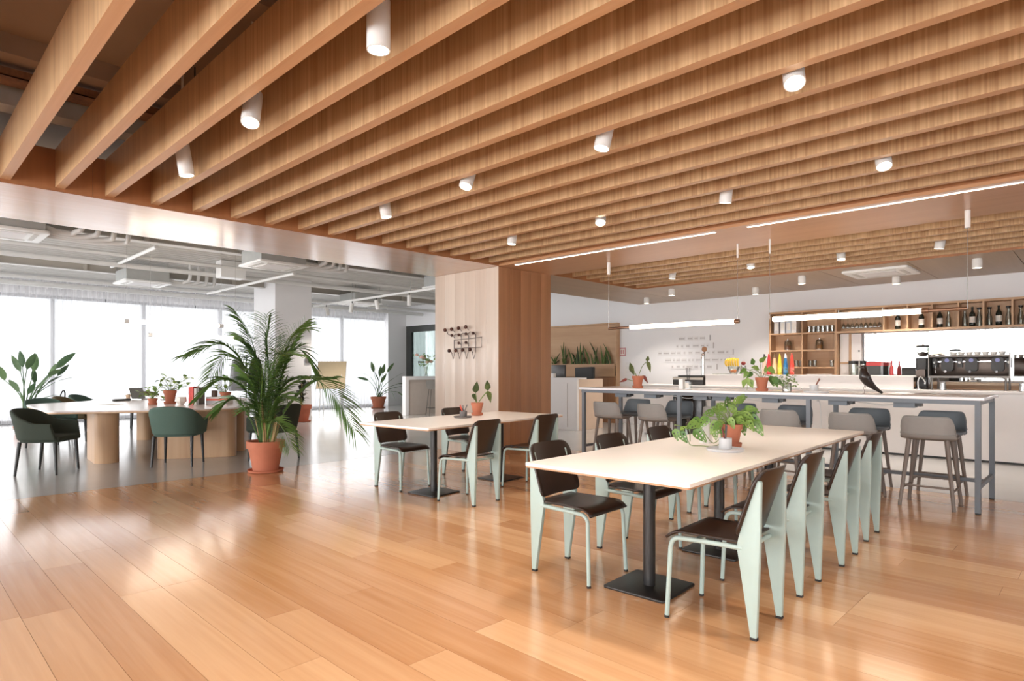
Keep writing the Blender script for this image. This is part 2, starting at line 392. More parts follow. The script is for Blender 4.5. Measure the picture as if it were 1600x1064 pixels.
# --- glazed partition with dark frame at the far end
d1 = thing('glass_partition', 'dark framed glass partition with tinted panes beside the white pier', 'partition', (0, 0, 0))
gx = 13.4; y1 = 18.4; y0 = 12.2; zt = 2.86
MB().box(gx, gx+.12, y1-.28, y1, 0, zt).build('stile', M_dark, d1)
MB().box(gx, gx+.12, y0, y1-.28, zt-.22, zt).build('head_rail', M_dark, d1)
MB().box(gx+.02, gx+.1, 16.55, 16.75, 0, zt-.22).build('stile', M_dark, d1)
MB().box(gx+.02, gx+.1, 14.3, 14.45, 0, zt-.22).build('stile', M_dark, d1)
MB().box(gx, gx+.12, y0, y1-.28, 0, .05).build('bottom_rail', M_dark, d1)
for a, b in ((16.75, 18.12), (14.45, 16.55), (12.2, 14.3)):
    MB().box(gx+.05, gx+.06, a, b, .05, zt-.22).build('pane', M_greenglass, d1)
lt = MB()
for k in range(7): lt.box(gx+.046, gx+.05, 17.75-.085*k-(.055 if k != 4 else .02), 17.75-.085*k, 1.53, 1.59)
o = lt.build('lettering', M_dark, d1); o['label'] = 'row of small dark letters on the glass'
struct(MB().box(gx-.001, gx+.2, 12.2, 18.4, zt, 3.62).build('wall_above_glass', M_wall), 'white wall above the glass partition')
# ================================================================ DINING FURNITURE
M_mint = mat('mint_lacquered_steel', (170, 190, 184), .42, var=.03, scale=20)
M_choc = wood('dark_stained_ply', (58, 44, 36), (38, 28, 23), grain=(2, 30, 30), rough=.32, rnd=.1, fine=.3)
M_rubber = mat('rubber_foot', (40, 38, 36), .7)
M_steel = mat('steel', (180, 180, 178), .25, metal=1, var=.03)
M_lam = mat('pale_laminate_top', (246, 238, 229), .28, var=.012, scale=5)
M_ply = wood('birch_edge', (206, 168, 132), (176, 130, 94), grain=(3, 3, 60), rough=.45, rnd=.1)
def make_chair(label, group):
    t = thing('dining_chair', label, 'chair', (0, 0, 0), 0, group)
    # seat: dished ply, waterfall front
    def sf(u, v):
        y = -.175 + .415*v; hw = .178 + .024*v; x = (2*u-1)*hw
        z = .452 - .010*(1-(2*u-1)**2)*math.sin(PI*min(1, v*1.05))
        if v > .78: q = (v-.78)/.22; z -= .038*q*q; y -= .012*q*q
        if v < .1: z += .006*(1-v/.1)
        return (x, y, z)
    o = MB().grid(sf, 10, 14).build('seat', M_choc, t, smooth=60); solid(o, .011, 1)
    for sx in (-1, 1):
        MB().lathe([(.006, 0), (.006, .002), (.002, .003)], 8, (sx*.10, .125, .449)).build('screw', M_steel, o)
    # backrest: curved ply plate with rounded corners
    poly = fillet([(-.208, .485), (.208, .485), (.205, .815), (-.205, .815)], [.05, .05, .075, .075], 5)
    def yb(x, z): return -.158 - .108*(z-.485)/.33 + .035*(x/.21)**2 - .012
    b = MB(); ring = [Vector((p[0], 0, p[1])) for p in poly]; n = len(poly); cols = 8; vs = []
    rowsz = []
    # horizontal strips between left and right outline
    zs = [.485+.33*i/12 for i in range(13)]
    def half(z):
        best = 0
        for i in range(n):
            (x0, z0), (x1, z1) = poly[i], poly[(i+1) % n]
            if (z0-z)*(z1-z) <= 0 and abs(z1-z0) > 1e-9: best = max(best, abs(x0+(x1-x0)*(z-z0)/(z1-z0)))
            elif abs(z0-z) < 1e-6: best = max(best, abs(x0), 0)
        return best
    zs2 = [.4851, .488, .495, .505, .52, .535, .57, .62, .67, .72, .74, .76, .78, .795, .806, .812, .8149]
    hs = [half(z) for z in zs2]
    o = MB().grid(lambda u, v: ((2*u-1)*hs[round(v*(len(zs2)-1))], yb((2*u-1)*hs[round(v*(len(zs2)-1))], zs2[round(v*(len(zs2)-1))]), zs2[round(v*(len(zs2)-1))]), 10, len(zs2)-1).build('backrest', M_choc, t, smooth=60)
    solid(o, .011, 0)
    for sx in (-1, 1):
        # folded-sheet rear leg, widest at seat height
        prof = fillet([(-.236, .012), (-.206, .012), (-.140, .43), (-.146, .475), (-.232, .765), (-.256, .765), (-.252, .45)], [.004, .004, .05, .05, .01, .01, .02], 4)
        def place(p, q, a, sx=sx): return (sx*(.176 - .004*(q/.76)) + a, p, q)
        MB().prism(prof, -.014, .014, place).build('rear_leg', M_mint, t, smooth=35, bevel=.004)
        MB().box(sx*.176-.013, sx*.176+.013, -.237, -.205, 0, .012).build('foot', M_rubber, t)
        # bent tube front leg running back under the seat
        pts = [(sx*.207, .222, .012), (sx*.196, .207, .365)] + [(sx*.194, .205-.05+.05*math.cos(a), .375+.05*math.sin(a)) for a in (0.2, .5, .8, 1.1, 1.4)] + [(sx*.188, .05, .428), (sx*.178, -.165, .430)]
        MB().tube(pts, .0125, 10).build('front_leg', M_mint, t, smooth=60)
        MB().tube([(sx*.2075, .2225, 0), (sx*.207, .222, .013)], .0135, 10).build('foot', M_rubber, t, smooth=60)
    MB().tube([(-.19, .08, .424), (.19, .08, .424)], .010, 8).build('stretcher', M_mint, t, smooth=60)
    MB().tube([(-.176, -.175, .425), (.176, -.175, .425)], .012, 8).build('stretcher', M_mint, t, smooth=60)
    return t
CG = 'mint framed dining chairs'
ch0 = make_chair('mint chair', CG)
R = math.radians
a1 = R(2.2); a2 = R(5.4)
first = [True]
def chair(x, y, rz, label):
    if first[0]:
        first[0] = False; ch0.location = (x, y, 0); ch0.rotation_euler = (0, 0, rz); ch0['label'] = label; return ch0
    return dup(ch0, (x, y, 0), rz, label)
def table(name, label, cx, cy, L, Wd, rz, peds, group):
    t = thing(name, label, 'table', (cx, cy, 0), rz, group)
    MB().prism(rrect(-L/2, L/2, -Wd/2, Wd/2, .012, 3), .732, .75).build('tabletop', M_lam, t)
    e = MB()
    e.prism(rrect(-L/2+.003, L/2-.003, -Wd/2+.003, Wd/2-.003, .012, 3), .722, .732).build('edge_band', M_ply, t)
    for px in peds:
        b = MB().prism(rrect(px-.20, px+.20, -.20, .20, .02, 4), 0.0, .014).build('base_plate', M_black, t, bevel=.003)
        MB().tube([(px, 0, .014), (px, 0, .70)], .036, 20).build('pedestal', M_black, t, smooth=40)
        MB().box(px-.17, px+.17, -.03, .03, .70, .722).box(px-.03, px+.03, -.3, .3, .70, .722).build('top_bracket', M_black, t)
    return t
T1 = (4.386, 2.025); T2 = (4.635, 5.175)
table('dining_table', 'long pale-topped table with trailing monstera and four chairs a side', T1[0], T1[1], 3.42, 1.04, a1, (-1.17, -.17, .83), 'pedestal dining tables')
table('dining_table', 'shorter pale-topped table between palm and clad column with two chairs a side', T2[0], T2[1], 2.24, 1.03, a2, (-.55, .55), 'pedestal dining tables')
def at1(lx, ly): return (T1[0]+lx*math.cos(a1)-ly*math.sin(a1), T1[1]+lx*math.sin(a1)+ly*math.cos(a1))
def at2(lx, ly): return (T2[0]+lx*math.cos(a2)-ly*math.sin(a2), T2[1]+lx*math.sin(a2)+ly*math.cos(a2))
near = [(3.10, 1.455), (3.837, 1.50), (4.60, 1.50), (5.368, 1.55)]
nl = ['mint chair',
      'second mint chair along the open floor side of the long table', 'third mint chair along the open floor side of the long table',
      'mint chair at the bar end of the long table, open floor side']
nl[0] = 'mint chair at the outer end of the long table, back to the open floor'
for (x, y), l in zip(near, nl): chair(x, y, a1, l)
fars = [(3.14, 2.452), (3.84, 2.45), (4.62, 2.50), (5.30, 2.52)]
fl_ = ['mint chair facing the open floor at the outer end of the long table', 'mint chair facing the open floor, second from the outer end of the long table',
       'mint chair facing the open floor, behind the trailing monstera on the long table', 'mint chair facing the open floor at the bar end of the long table']
for (x, y), l in zip(fars, fl_): chair(x, y, PI+a1, l)
chair(4.085, 4.56, a2, 'mint chair at the shorter table, its back to the long table')
chair(5.04, 4.62, a2-.05, 'mint chair at the shorter table beside the clad column, back to the long table')
chair(4.06, 5.655, PI+a2, 'mint chair at the shorter table on the concrete side near the palm')
chair(5.075, 5.715, PI+a2, 'mint chair at the shorter table in front of the pale boarded column face')

# ================================================================ BAR TABLE AND STOOLS
M_bsteel = mat('blue_grey_steel', (112, 120, 128), .42, var=.05, scale=15)
M_topw = mat('white_laminate', (246, 247, 250), .2, var=.01)
M_shell = mat('warm_grey_lacquer', (150, 148, 144), .5, var=.04, scale=30)
M_shell2 = mat('blue_grey_lacquer', (112, 120, 126), .5, var=.04, scale=30)
M_gleg = wood('grey_stained_ash', (138, 128, 120), (112, 102, 95), grain=(40, 40, 2), rough=.5, rnd=.15)
bt = thing('bar_table', 'long white bar table on blue-grey steel frame in front of the white bar', 'table', (0, 0, 0))
bx0, bx1, by0, by1 = 6.83, 7.80, .80, 5.33
MB().box(bx0, bx1, by0, by1, 1.02, 1.048).build('tabletop', M_topw, bt, bevel=.003)
for x in (bx0+.035, bx1-.035):
    MB().box(x-.02, x+.02, by0+.03, by1-.03, .98, 1.02).build('rail', M_bsteel, bt)
    for y in (.85, 2.29, 3.80, 5.27):
        MB().box(x-.022, x+.022, y-.022, y+.022, .012, .98).build('leg', M_bsteel, bt)
        MB().box(x-.02, x+.02, y-.02, y+.02, 0, .012).build('foot', M_rubber, bt)
for y in (.85, 2.29, 3.80, 5.27):
    MB().box(bx0+.055, bx1-.055, y-.015, y+.015, .98, 1.02).build('rail', M_bsteel, bt)
for y in (.85, 5.27):
    MB().box(bx0+.055, bx1-.055, y-.015, y+.015, .22, .255).build('foot_rail', M_bsteel, bt)
MB().box(7.30, 7.335, .865, 5.255, .22, .255).build('foot_rail', M_bsteel, bt)
for y in (1.45, 2.05, 2.75, 3.35, 3.6, 4.3, 4.75):
    MB().box(7.0, 7.12, y-.09, y+.09, .925, 1.019).build('socket_box', M_bsteel, bt)
    MB().box(7.02, 7.1, y-.14, y-.09, .94, 1.01).build('socket', M_black, bt)
for y in (1.0, 1.68, 2.5, 3.42, 4.2):
    g = MB().lathe([(.044, 1.046), (.044, 1.0482), (.03, 1.0484), (.03, 1.046)], 16, (7.12, y, 0)).build('cable_grommet', M_black, bt, smooth=40)
cable = [(7.06, 2.27, .95), (7.05, 2.25, .96), (7.04, 2.23, .88), (7.03, 2.22, .6), (7.04, 2.23, .3), (7.06, 2.25, .03)]
def spline(pts, n=8):
    out = []; P = [Vector(p) for p in pts]; m = len(P)
    for i in range(m-1):
        p0, p1, p2, p3 = P[max(i-1, 0)], P[i], P[i+1], P[min(i+2, m-1)]
        for k in range(n):
            t = k/n
            out.append(.5*((2*p1)+(p2-p0)*t+(2*p0-5*p1+4*p2-p3)*t*t+(3*p1-p0-3*p2+p3)*t**3))
    out.append(P[-1]); return out
o = MB().tube(spline(cable, 6), .006, 6).build('cable', M_plasticw, bt, smooth=60)
for ya, yb_ in ((1.5, 2.0), (2.8, 3.3), (3.65, 4.25)):
    MB().tube(spline([(7.14, ya, .97), (7.2, (ya*2+yb_)/3, .93), (7.2, (ya+yb_*2)/3, .95), (7.14, yb_, .975)], 6), .005, 6).build('cable', M_plasticw, bt, smooth=60)
def make_stool(shell, label, group):
    t = thing('bar_stool', label, 'stool', (0, 0, 0), 0, group)
    legs = [(-1, -1), (1, -1), (1, 1), (-1, 1)]
    for sx, sy in legs:
        MB().tube([(sx*.215, sy*.195, 0), (sx*.15, sy*.13, .64)], [.015, .0215], 12).build('leg', M_gleg, t, smooth=60)
    def lp(sx, sy, z): k = z/.64; return (sx*(.215-.065*k), sy*(.195-.065*k), z)
    for z, a, b in ((.20, (-1, -1), (1, -1)), (.24, (-1, 1), (1, 1)), (.17, (-1, -1), (-1, 1)), (.17, (1, -1), (1, 1))):
        MB().tube([lp(*a, z), lp(*b, z)], .010, 8).build('stretcher', M_gleg, t, smooth=60)
    # dished seat
    def outline(an, k=1.0):
        c, s_ = math.cos(an), math.sin(an); e = .62
        return (.225*k*math.copysign(abs(c)**e, c), .195*k*math.copysign(abs(s_)**e, s_)+.01)
    n = 32; sm = MB(); vs = []; rings = [(1.0, .672), (1.0, .655), (.9, .635), (.0, .632)]
    top = [(.97, .676), (.75, .664), (.4, .658), (.0, .657)]
    for k, z in list(reversed(top)) + rings:
        for i in range(n):
            x, y = outline(2*PI*i/n, max(k, .001)); vs.append((x, y, z + (.012*max(0, -y/.2)**2 if k > .7 else 0)*0))
    m = len(top)+len(rings)
    fs = [(i*n+k, i*n+(k+1) % n, (i+1)*n+(k+1) % n, (i+1)*n+k) for i in range(m-1) for k in range(n)]
    sm.add(vs, fs).build('seat', M_gleg if shell is M_shell else shell, t, smooth=60)
    # wrap-around back shell with rounded top corners
    def bf(u, v):
        w = 2*u-1; a = w*1.32
        # plan curve: flat back, turning forward at the sides
        x = .228*math.copysign(min(1, abs(math.sin(a))**.9), w); y = -.205 + .15*(1-math.cos(a))**1.15
        edge = max(0, (abs(w)-.55)/.45)
        ztop = .862 - .175*edge**2.4
        zbot = .640
        z = zbot + (ztop-zbot)*v
        y += -.03*v + (.035*(1-v/.22)**2 if v < .22 else 0)
        x *= 1 + .0*v - (.07*(1-v/.2)**2 if v < .2 else 0)
        return (x, y, z)
    o = MB().grid(bf, 24, 10).build('back_shell', shell, t, smooth=80); solid(o, .014, 0)
    def rim(k):
        out = []
        for i in range(25):
            p = bf(i/24, .22); out.append((p[0]*1.02, p[1]-.006, .690))
        return out
    MB().tube(rim(0), .0055, 6).build('rim', shell, t, smooth=60)
    return t
s0 = make_stool(M_shell, 'warm grey bar stool', 'warm grey bar stools on the dining side')
nearY = [1.235, 1.88, 2.59, 3.28, 4.19, 4.89]
nlab = ['warm grey bar stool at the open end of the bar table, dining side', 'warm grey bar stool facing the small black bird, dining side of the bar table',
        'warm grey bar stool facing the pencil cup and tray, dining side of the bar table', 'warm grey bar stool facing the trailing variegated plant, dining side of the bar table',
        'warm grey bar stool facing the reed diffuser, dining side of the bar table', 'warm grey bar stool at the reception end of the bar table, dining side']
for k, y in enumerate(nearY):
    if k == 0: s0.location = (7.02, y, 0); s0.rotation_euler = (0, 0, -PI/2); s0['label'] = nlab[0]
    else: dup(s0, (7.02, y, 0), -PI/2 + random.uniform(-.06, .06), nlab[k])
s1_ = make_stool(M_shell2, 'blue grey bar stool', 'blue-grey bar stools on the bar side')
farY = [1.27, 1.95, 2.76, 3.43, 4.30, 4.97]
flab = ['blue-grey bar stool tucked under the open end of the bar table, bar side', 'blue-grey bar stool under the bar table behind the small black bird',
        'blue-grey bar stool under the bar table beyond the pencil cup and tray', 'blue-grey bar stool under the bar table beyond the trailing variegated plant',
        'blue-grey bar stool under the bar table beyond the reed diffuser', 'blue-grey bar stool under the reception end of the bar table, bar side']
for k, y in enumerate(farY):
    if k == 0: s1_.location = (7.60, y, 0); s1_.rotation_euler = (0, 0, PI/2); s1_['label'] = flab[0]
    else: dup(s1_, (7.60, y, 0), PI/2 + random.uniform(-.05, .05), flab[k])
# ================================================================ LAMPS
WARM = (1.0, .91, .82)
def spot_light(loc, direction, power, size=75, blend=.6, parent=None, rad=.04):
    l = bpy.data.lights.new('lamp_light', 'SPOT'); l.energy = power; l.color = WARM; l.spot_size = math.radians(size); l.spot_blend = blend; l.shadow_soft_size = rad
    o = bpy.data.objects.new('lamp_light', l); COL.objects.link(o); o.location = loc
    o.rotation_euler = Vector(direction).to_track_quat('-Z', 'Y').to_euler()
    if parent: o.parent = parent
    return o
cyl_me = MB().lathe([(.012, .24), (.052, .24), (.055, .235), (.055, 0), (.049, 0), (.047, .02)], 20).mesh('lamp_body', M_plasticw, smooth=40)
lens_me = MB().lathe([(.001, .012), (.047, .012), (.047, .018), (.001, .018)], 20).mesh('lens', M_lamp_w)
stem_me = MB().tube([(0, 0, .24), (0, 0, .85)], .008, 8).mesh('stem', M_plasticw, smooth=60)
def downlight(x, y, z, tilt, label, group, power=26, stem=True, ztop=3.6):
    t = thing('ceiling_spotlight', label, 'spotlight', (x, y, z), 0, group)
    q = Vector((0, 0, 1)).rotation_difference(Vector((-tilt[0], -tilt[1], 1)).normalized())
    piv = Vector((0, 0, .2))
    for nm, me in (('lamp_body', cyl_me), ('lens', lens_me)):
        o = link(nm, me, t); o.rotation_mode = 'QUATERNION'; o.rotation_quaternion = q; o.location = piv - (q @ piv)
    if stem:
        MB().tube([(0, 0, .2), (0, 0, ztop-z)], .010, 8).build('stem', M_plasticw, t, smooth=60)
    p = piv + q @ Vector((0, 0, -.2)); d = q @ Vector((0, 0, -1))
    spot_light(p + d*.012, d, power, 95, .7, t)
    return t
lx = (1.64, 3.48, 5.32); ly = (0.0, 1.25, 2.47, 3.86, 5.15)
tl = {(0, 2): (0, 0), (0, 3): (-.25, -.35), (0, 4): (.15, -.05), (1, 1): (-.45, -.25), (1, 2): (-.22, .1), (1, 3): (-.45, -.1), (1, 4): (.1, -.1), (2, 1): (-.4, -.2), (2, 2): (.1, .15), (2, 3): (-.45, -.3), (2, 4): (-.1, .05)}
rowname = ('over the open floor', 'over the dining chairs', 'next to the bar table')
for i, x in enumerate(lx):
    for j, y in enumerate(ly):
        downlight(x, y, 2.80, tl.get((i, j), (0, 0)), 'small white cylinder spotlight in the main beam grid ' + rowname[i], 'spotlights in the main beam grid', power=54)
for x, y in ((8.92, 3.85), (9.08, 5.2), (9.12, 2.67), (9.1, 1.5)):
    downlight(x+.12, y, 2.80, (random.uniform(-.2, .2), random.uniform(-.2, .2)), 'small white cylinder spotlight in the beam grid over the bar', 'spotlights in the bar beam grid', power=50)
for x, y in ((11.41, 7.09), (10.51, 5.98), (11.43, 4.76), (10.56, 3.63), (11.64, 2.52), (10.59, 1.32)):
    t = thing('surface_spotlight', 'small white surface spotlight on the greyed oak ceiling', 'spotlight', (x, y, 2.70), 0, 'spotlights on the greyed oak ceiling')
    MB().lathe([(.04, .13), (.055, .13), (.06, .10), (.06, 0), (.05, 0), (.048, .02)], 18).build('lamp_body', M_plasticw, t, smooth=40)
    MB().lathe([(.001, .010), (.048, .010), (.048, .016), (.001, .016)], 18).build('lens', M_lamp_w, t)
    spot_light((0, 0, -.01), (0, 0, -1), 85, 120, .7, t)
# recessed light lines in the ceiling band
for a, b, l in ((3.15, 6.25, 'white recessed light line in the oak band next to the clad column'), (-.4, 2.80, 'white recessed light line in the oak band away from the clad column')):
    t = thing('light_line', l, 'light', (6.50, a, 2.828), 0, 'light lines in the oak ceiling band')
    MB().box(-.022, .022, 0, b-a, -.004, .0015).build('trim_frame', M_plasticw, t)
    MB().box(-.016, .016, .01, b-a-.01, -.007, -.004).build('diffuser', M_strip, t)
# tube pendants over the bar table
M_bronze = mat('bronze', (150, 118, 96), .3, metal=.9, var=.05)
for (ya, yb2, yw, yw2, l) in ((4.795, 3.30, 5.16, 3.26, 'glowing glass tube pendant over the reception end of the bar table'), (2.83, 1.36, .985, 2.87, 'glowing glass tube pendant over the open end of the bar table')):
    t = thing('tube_pendant', l, 'pendant lamp', (7.3, 0, 0), 0, 'tube pendants over the bar table')
    zl = 1.885
    y0, y1 = sorted((ya, yb2))
    MB().tube([(0, y0, zl), (0, y1, zl)], .028, 16).build('glass_tube', M_tube, t, smooth=50)
    MB().tube([(0, ya, zl), (0, yw, zl)], .018, 12).build('rod', M_bronze, t, smooth=50)
    MB().tube([(0, yb2, zl), (0, yb2+(-.06 if ya > yb2 else .06), zl)], .027, 14).build('end_cap', M_bronze, t, smooth=50)
    for yy_ in (yw, yw2):
        MB().tube([(0, yy_, zl), (0, yy_, 2.66)], .0028, 6).build('wire', M_steel, t)
        MB().tube([(0, yy_, 2.66), (0, yy_, 2.829)], .024 if yy_ == yw else .012, 12).build('canopy', M_plasticw, t, smooth=50)
# pendants in the lounge over the oval table
for (x0, x1, y, z, l) in ((2.74, 4.08, 11.0, 2.05, 'glowing tube pendant over the rounded lounge table, open floor side'), (3.26, 4.6, 11.7, 1.885, 'glowing tube pendant over the rounded lounge table, window side')):
    t = thing('tube_pendant', l, 'pendant lamp', (0, y, 0), 0, 'tube pendants over the lounge table')
    MB().tube([(x0, 0, z), (x1, 0, z)], .03, 14).build('glass_tube', M_tube, t, smooth=50)
    for xx_ in (x0-.04, x1+.04):
        MB().tube([(xx_, 0, z), (xx_, 0, 3.6)], .0025, 6).build('wire', M_steel, t)
        MB().tube([(xx_-.035, 0, z), (xx_+.035, 0, z)], .031, 12).build('end_cap', M_plasticw, t, smooth=50)
# white lighting track in the lounge
t = thing('track_light', 'white ceiling track with four small white spot heads before the white column', 'track light', (8.5, 0, 3.05))
MB().box(-.022, .022, 8.1, 16.0, 0, .045).build('track', M_plasticw, t)
for y in (9.0, 11.5, 14.0): MB().tube([(0, y, .04), (0, y, .57)], .005, 6).build('wire', M_steel, t)
for y, tx in ((15.3, -.2), (14.0, .2), (12.9, -.25), (11.55, 0)):
    MB().tube([(0, y, 0), (0, y, -.06)], .012, 8).build('bracket', M_black, t)
    M = Matrix.Rotation(tx, 3, 'Y')
    MB().lathe([(.03, 0), (.052, -.005), (.052, -.24), (.046, -.24), (.044, -.22)], 14, (0, y, -.05), M).build('spot_head', M_plasticw, t, smooth=40)
    spot_light((M @ Vector((0, 0, -.25))) + Vector((0, y, -.05)), M @ Vector((0, 0, -1)), 110, 110, .7, t)
# ---------------------------------------------------------------- ceiling services in the lounge
sv = 'services under the lounge ceiling'
for y, l in ((11.15, 'greige steel ceiling beam next to the oak bulkhead'), (15.35, 'greige steel ceiling beam next to the curtains')):
    t = thing('steel_beam', l, 'beam', (0, y, 0), 0, sv)
    MB().box(-4.5, 13.3, -.006, .006, 3.36, 3.57).build('web', M_greige, t)
    MB().box(-4.5, 13.3, -.09, .09, 3.345, 3.36).build('flange', M_deck, t)
    for x in (-3, -1.4, .2, 1.55, 3.0, 4.5, 6.0, 7.7, 9.3, 11):
        MB().box(x-.03, x+.03, -.08, -.006, 3.36, 3.57).build('stiffener', M_greige, t)
def cassette(x, y, z, l, grp='ceiling air-conditioning cassettes in the lounge', top=3.55):
    t = thing('air_conditioner', l, 'air conditioner', (x, y, z), 0, grp)
    MB().prism(rrect(-.45, .45, -.45, .45, .05, 4), 0, .036).build('panel', M_plasticw, t, bevel=.008)
    MB().box(-.23, .23, -.23, .23, -.006, 0).build('grille', M_white, t)
    for a in range(4):
        M = Matrix.Rotation(a*PI/2, 4, 'Z'); MB().box(-.27, .27, .29, .35, -.004, .002, M).build('louvre', M_deck, t)
    if top: MB().box(-.40, .40, -.40, .40, .035, .27).build('body', M_galv, t)
    if top:
        for sx in (-.38, .38):
            for sy in (-.38, .38): MB().tube([(sx, sy, .2), (sx, sy, 3.6-z)], .005, 6).build('hanger_rod', M_steel, t)
    return t
cassette(1.15, 10.55, 3.10, 'white ceiling cassette above the armchair end of the lounge table')
cassette(4.85, 10.55, 3.10, 'white ceiling cassette above the palm side of the lounge')
cassette(8.9, 10.6, 3.10, 'white ceiling cassette beside the clad column in the lounge')
cassette(3.9, 14.7, 3.10, 'white ceiling cassette above the window end of the lounge table')
cassette(9.3, 14.9, 3.10, 'white ceiling cassette behind the lighting track near the curtains')
t = cassette(10.92, 2.57, 2.793, 'white ceiling cassette set in the greyed oak panels over the bar', None, None)
def pipe(pts, r, l, mat_=None, cat='pipe', n=10):
    o = MB().tube(pts, r, n).build('ceiling_pipe', mat_ or M_duct, smooth=60); return tag(o, l, cat, sv)
for y, z, r, l in ((9.0, 3.42, .03, 'thin straight white pipe right behind the oak bulkhead'), (9.25, 3.40, .03, 'second thin straight white pipe behind the oak bulkhead'), (12.9, 3.38, .035, 'straight white pipe beyond the first greige ceiling beam'), (13.6, 3.30, .05, 'thicker straight white pipe before the window-side cassette'), (16.6, 3.28, .045, 'straight white pipe beyond the second greige ceiling beam'), (17.3, 3.22, .06, 'thick straight white pipe closest to the curtains')):
    pipe([(-4.5, y, z), (13.3, y, z)], r, l)
t = MB().box(-4.5, 6.2, 9.75, 9.95, 3.22, 3.29).build('cable_tray', M_duct); tag(t, 'white cable trunking between bulkhead and cassettes', 'cable tray', sv)
t = MB().box(6.6, 8.3, 9.75, 9.95, 3.22, 3.29).box(7.0, 7.01, 9.84, 9.86, 3.29, 3.57).box(8.0, 8.01, 9.84, 9.86, 3.29, 3.57).build('cable_tray', M_duct); tag(t, 'short white cable trunking next to the clad column', 'cable tray', sv)
for cx, cy, l in ((1.15, 10.55, 'above the armchair end of the lounge table'), (4.85, 10.55, 'above the palm side of the lounge'), (3.9, 14.7, 'at the window end of the lounge table')):
    for k in range(4):
        y = cy - .25 + .14*k; L_ = .75 + .22*k
        pts = [(cx+.42, y, 3.22), (cx+.55, y, 3.18), (cx+.7+.1*k, y, 3.17), (cx+L_, y-.05, 3.20), (cx+L_+.06, y-.12, 3.26), (cx+L_+.07, y-.13, 3.6)]
        pipe(spline(pts, 5), .035, 'bent white refrigerant pipe of the cassette ' + l)
pipe([(3.2, 11.3, 3.32), (3.2, 14.1, 3.32)], .03, 'white cross pipe over the middle of the lounge table')
pipe([(5.6, 11.3, 3.15), (5.6, 15.8, 3.15)], .03, 'white cross pipe beside the white column')
o = MB().box(4.95, 5.45, 13.2, 13.5, 3.22, 3.57).build('junction_box', M_plasticw); tag(o, 'white box hung under the lounge ceiling beside the white column', 'junction box', sv)
o = MB().lathe([(.14, 3.575), (.15, 3.57), (.15, 3.53), (.13, 3.52), (.01, 3.518)], 20, (4.3, 8.7, 0)).build('ceiling_lamp', M_plasticw, smooth=40); tag(o, 'round white ceiling lamp just behind the oak bulkhead', 'ceiling lamp')
# services in the plenum above the timber grid
for x, y in ((.62, 5.2), (1.2, 4.6), (.55, 3.9), (1.5, 5.6)):
    pass
M_perf = wood('perforated_tray', (150, 104, 66), (60, 38, 24), grain=(40, 40, 40), rough=.6, rnd=0)
for (x0, x1, y0, y1, z, l) in ((1.62, 1.74, -5.5, 5.5, 3.25, 'perforated cable tray running along the main beams'), (-4.5, 6.3, 5.55, 5.75, 3.36, 'perforated cable tray crossing above the main beams')):
    t = thing('cable_tray', l, 'cable tray', (0, 0, 0), 0, 'cable trays above the main beam grid')
    MB().box(x0, x1, y0, y1, z, z+.008).build('tray_base', M_perf, t)
    if x1-x0 < 1:
        MB().box(x0, x0+.006, y0, y1, z, z+.06).build('side_rail', M_perf, t); MB().box(x1-.006, x1, y0, y1, z, z+.06).build('side_rail', M_perf, t)
        for yy_ in (-4, -1, 1.4, 3.2, 5): MB().tube([(x0+.06, yy_, z), (x0+.06, yy_, 3.6)], .006, 6).build('threaded_rod', M_dark, t)
    else:
        MB().box(x0, x1, y0, y0+.006, z, z+.06).build('side_rail', M_perf, t); MB().box(x0, x1, y1-.006, y1, z, z+.06).build('side_rail', M_perf, t)
        for xx_ in (-3, -1, .55, 1.3, 3.2, 5): MB().tube([(xx_, y0+.1, z), (xx_, y0+.1, 3.6)], .006, 6).build('threaded_rod', M_dark, t)
o = MB().box(-4.5, 6.3, 5.85, 6.05, 3.26, 3.40).build('ventilation_duct', M_galv); tag(o, 'flat galvanised duct above the main beams next to the bulkhead', 'duct')
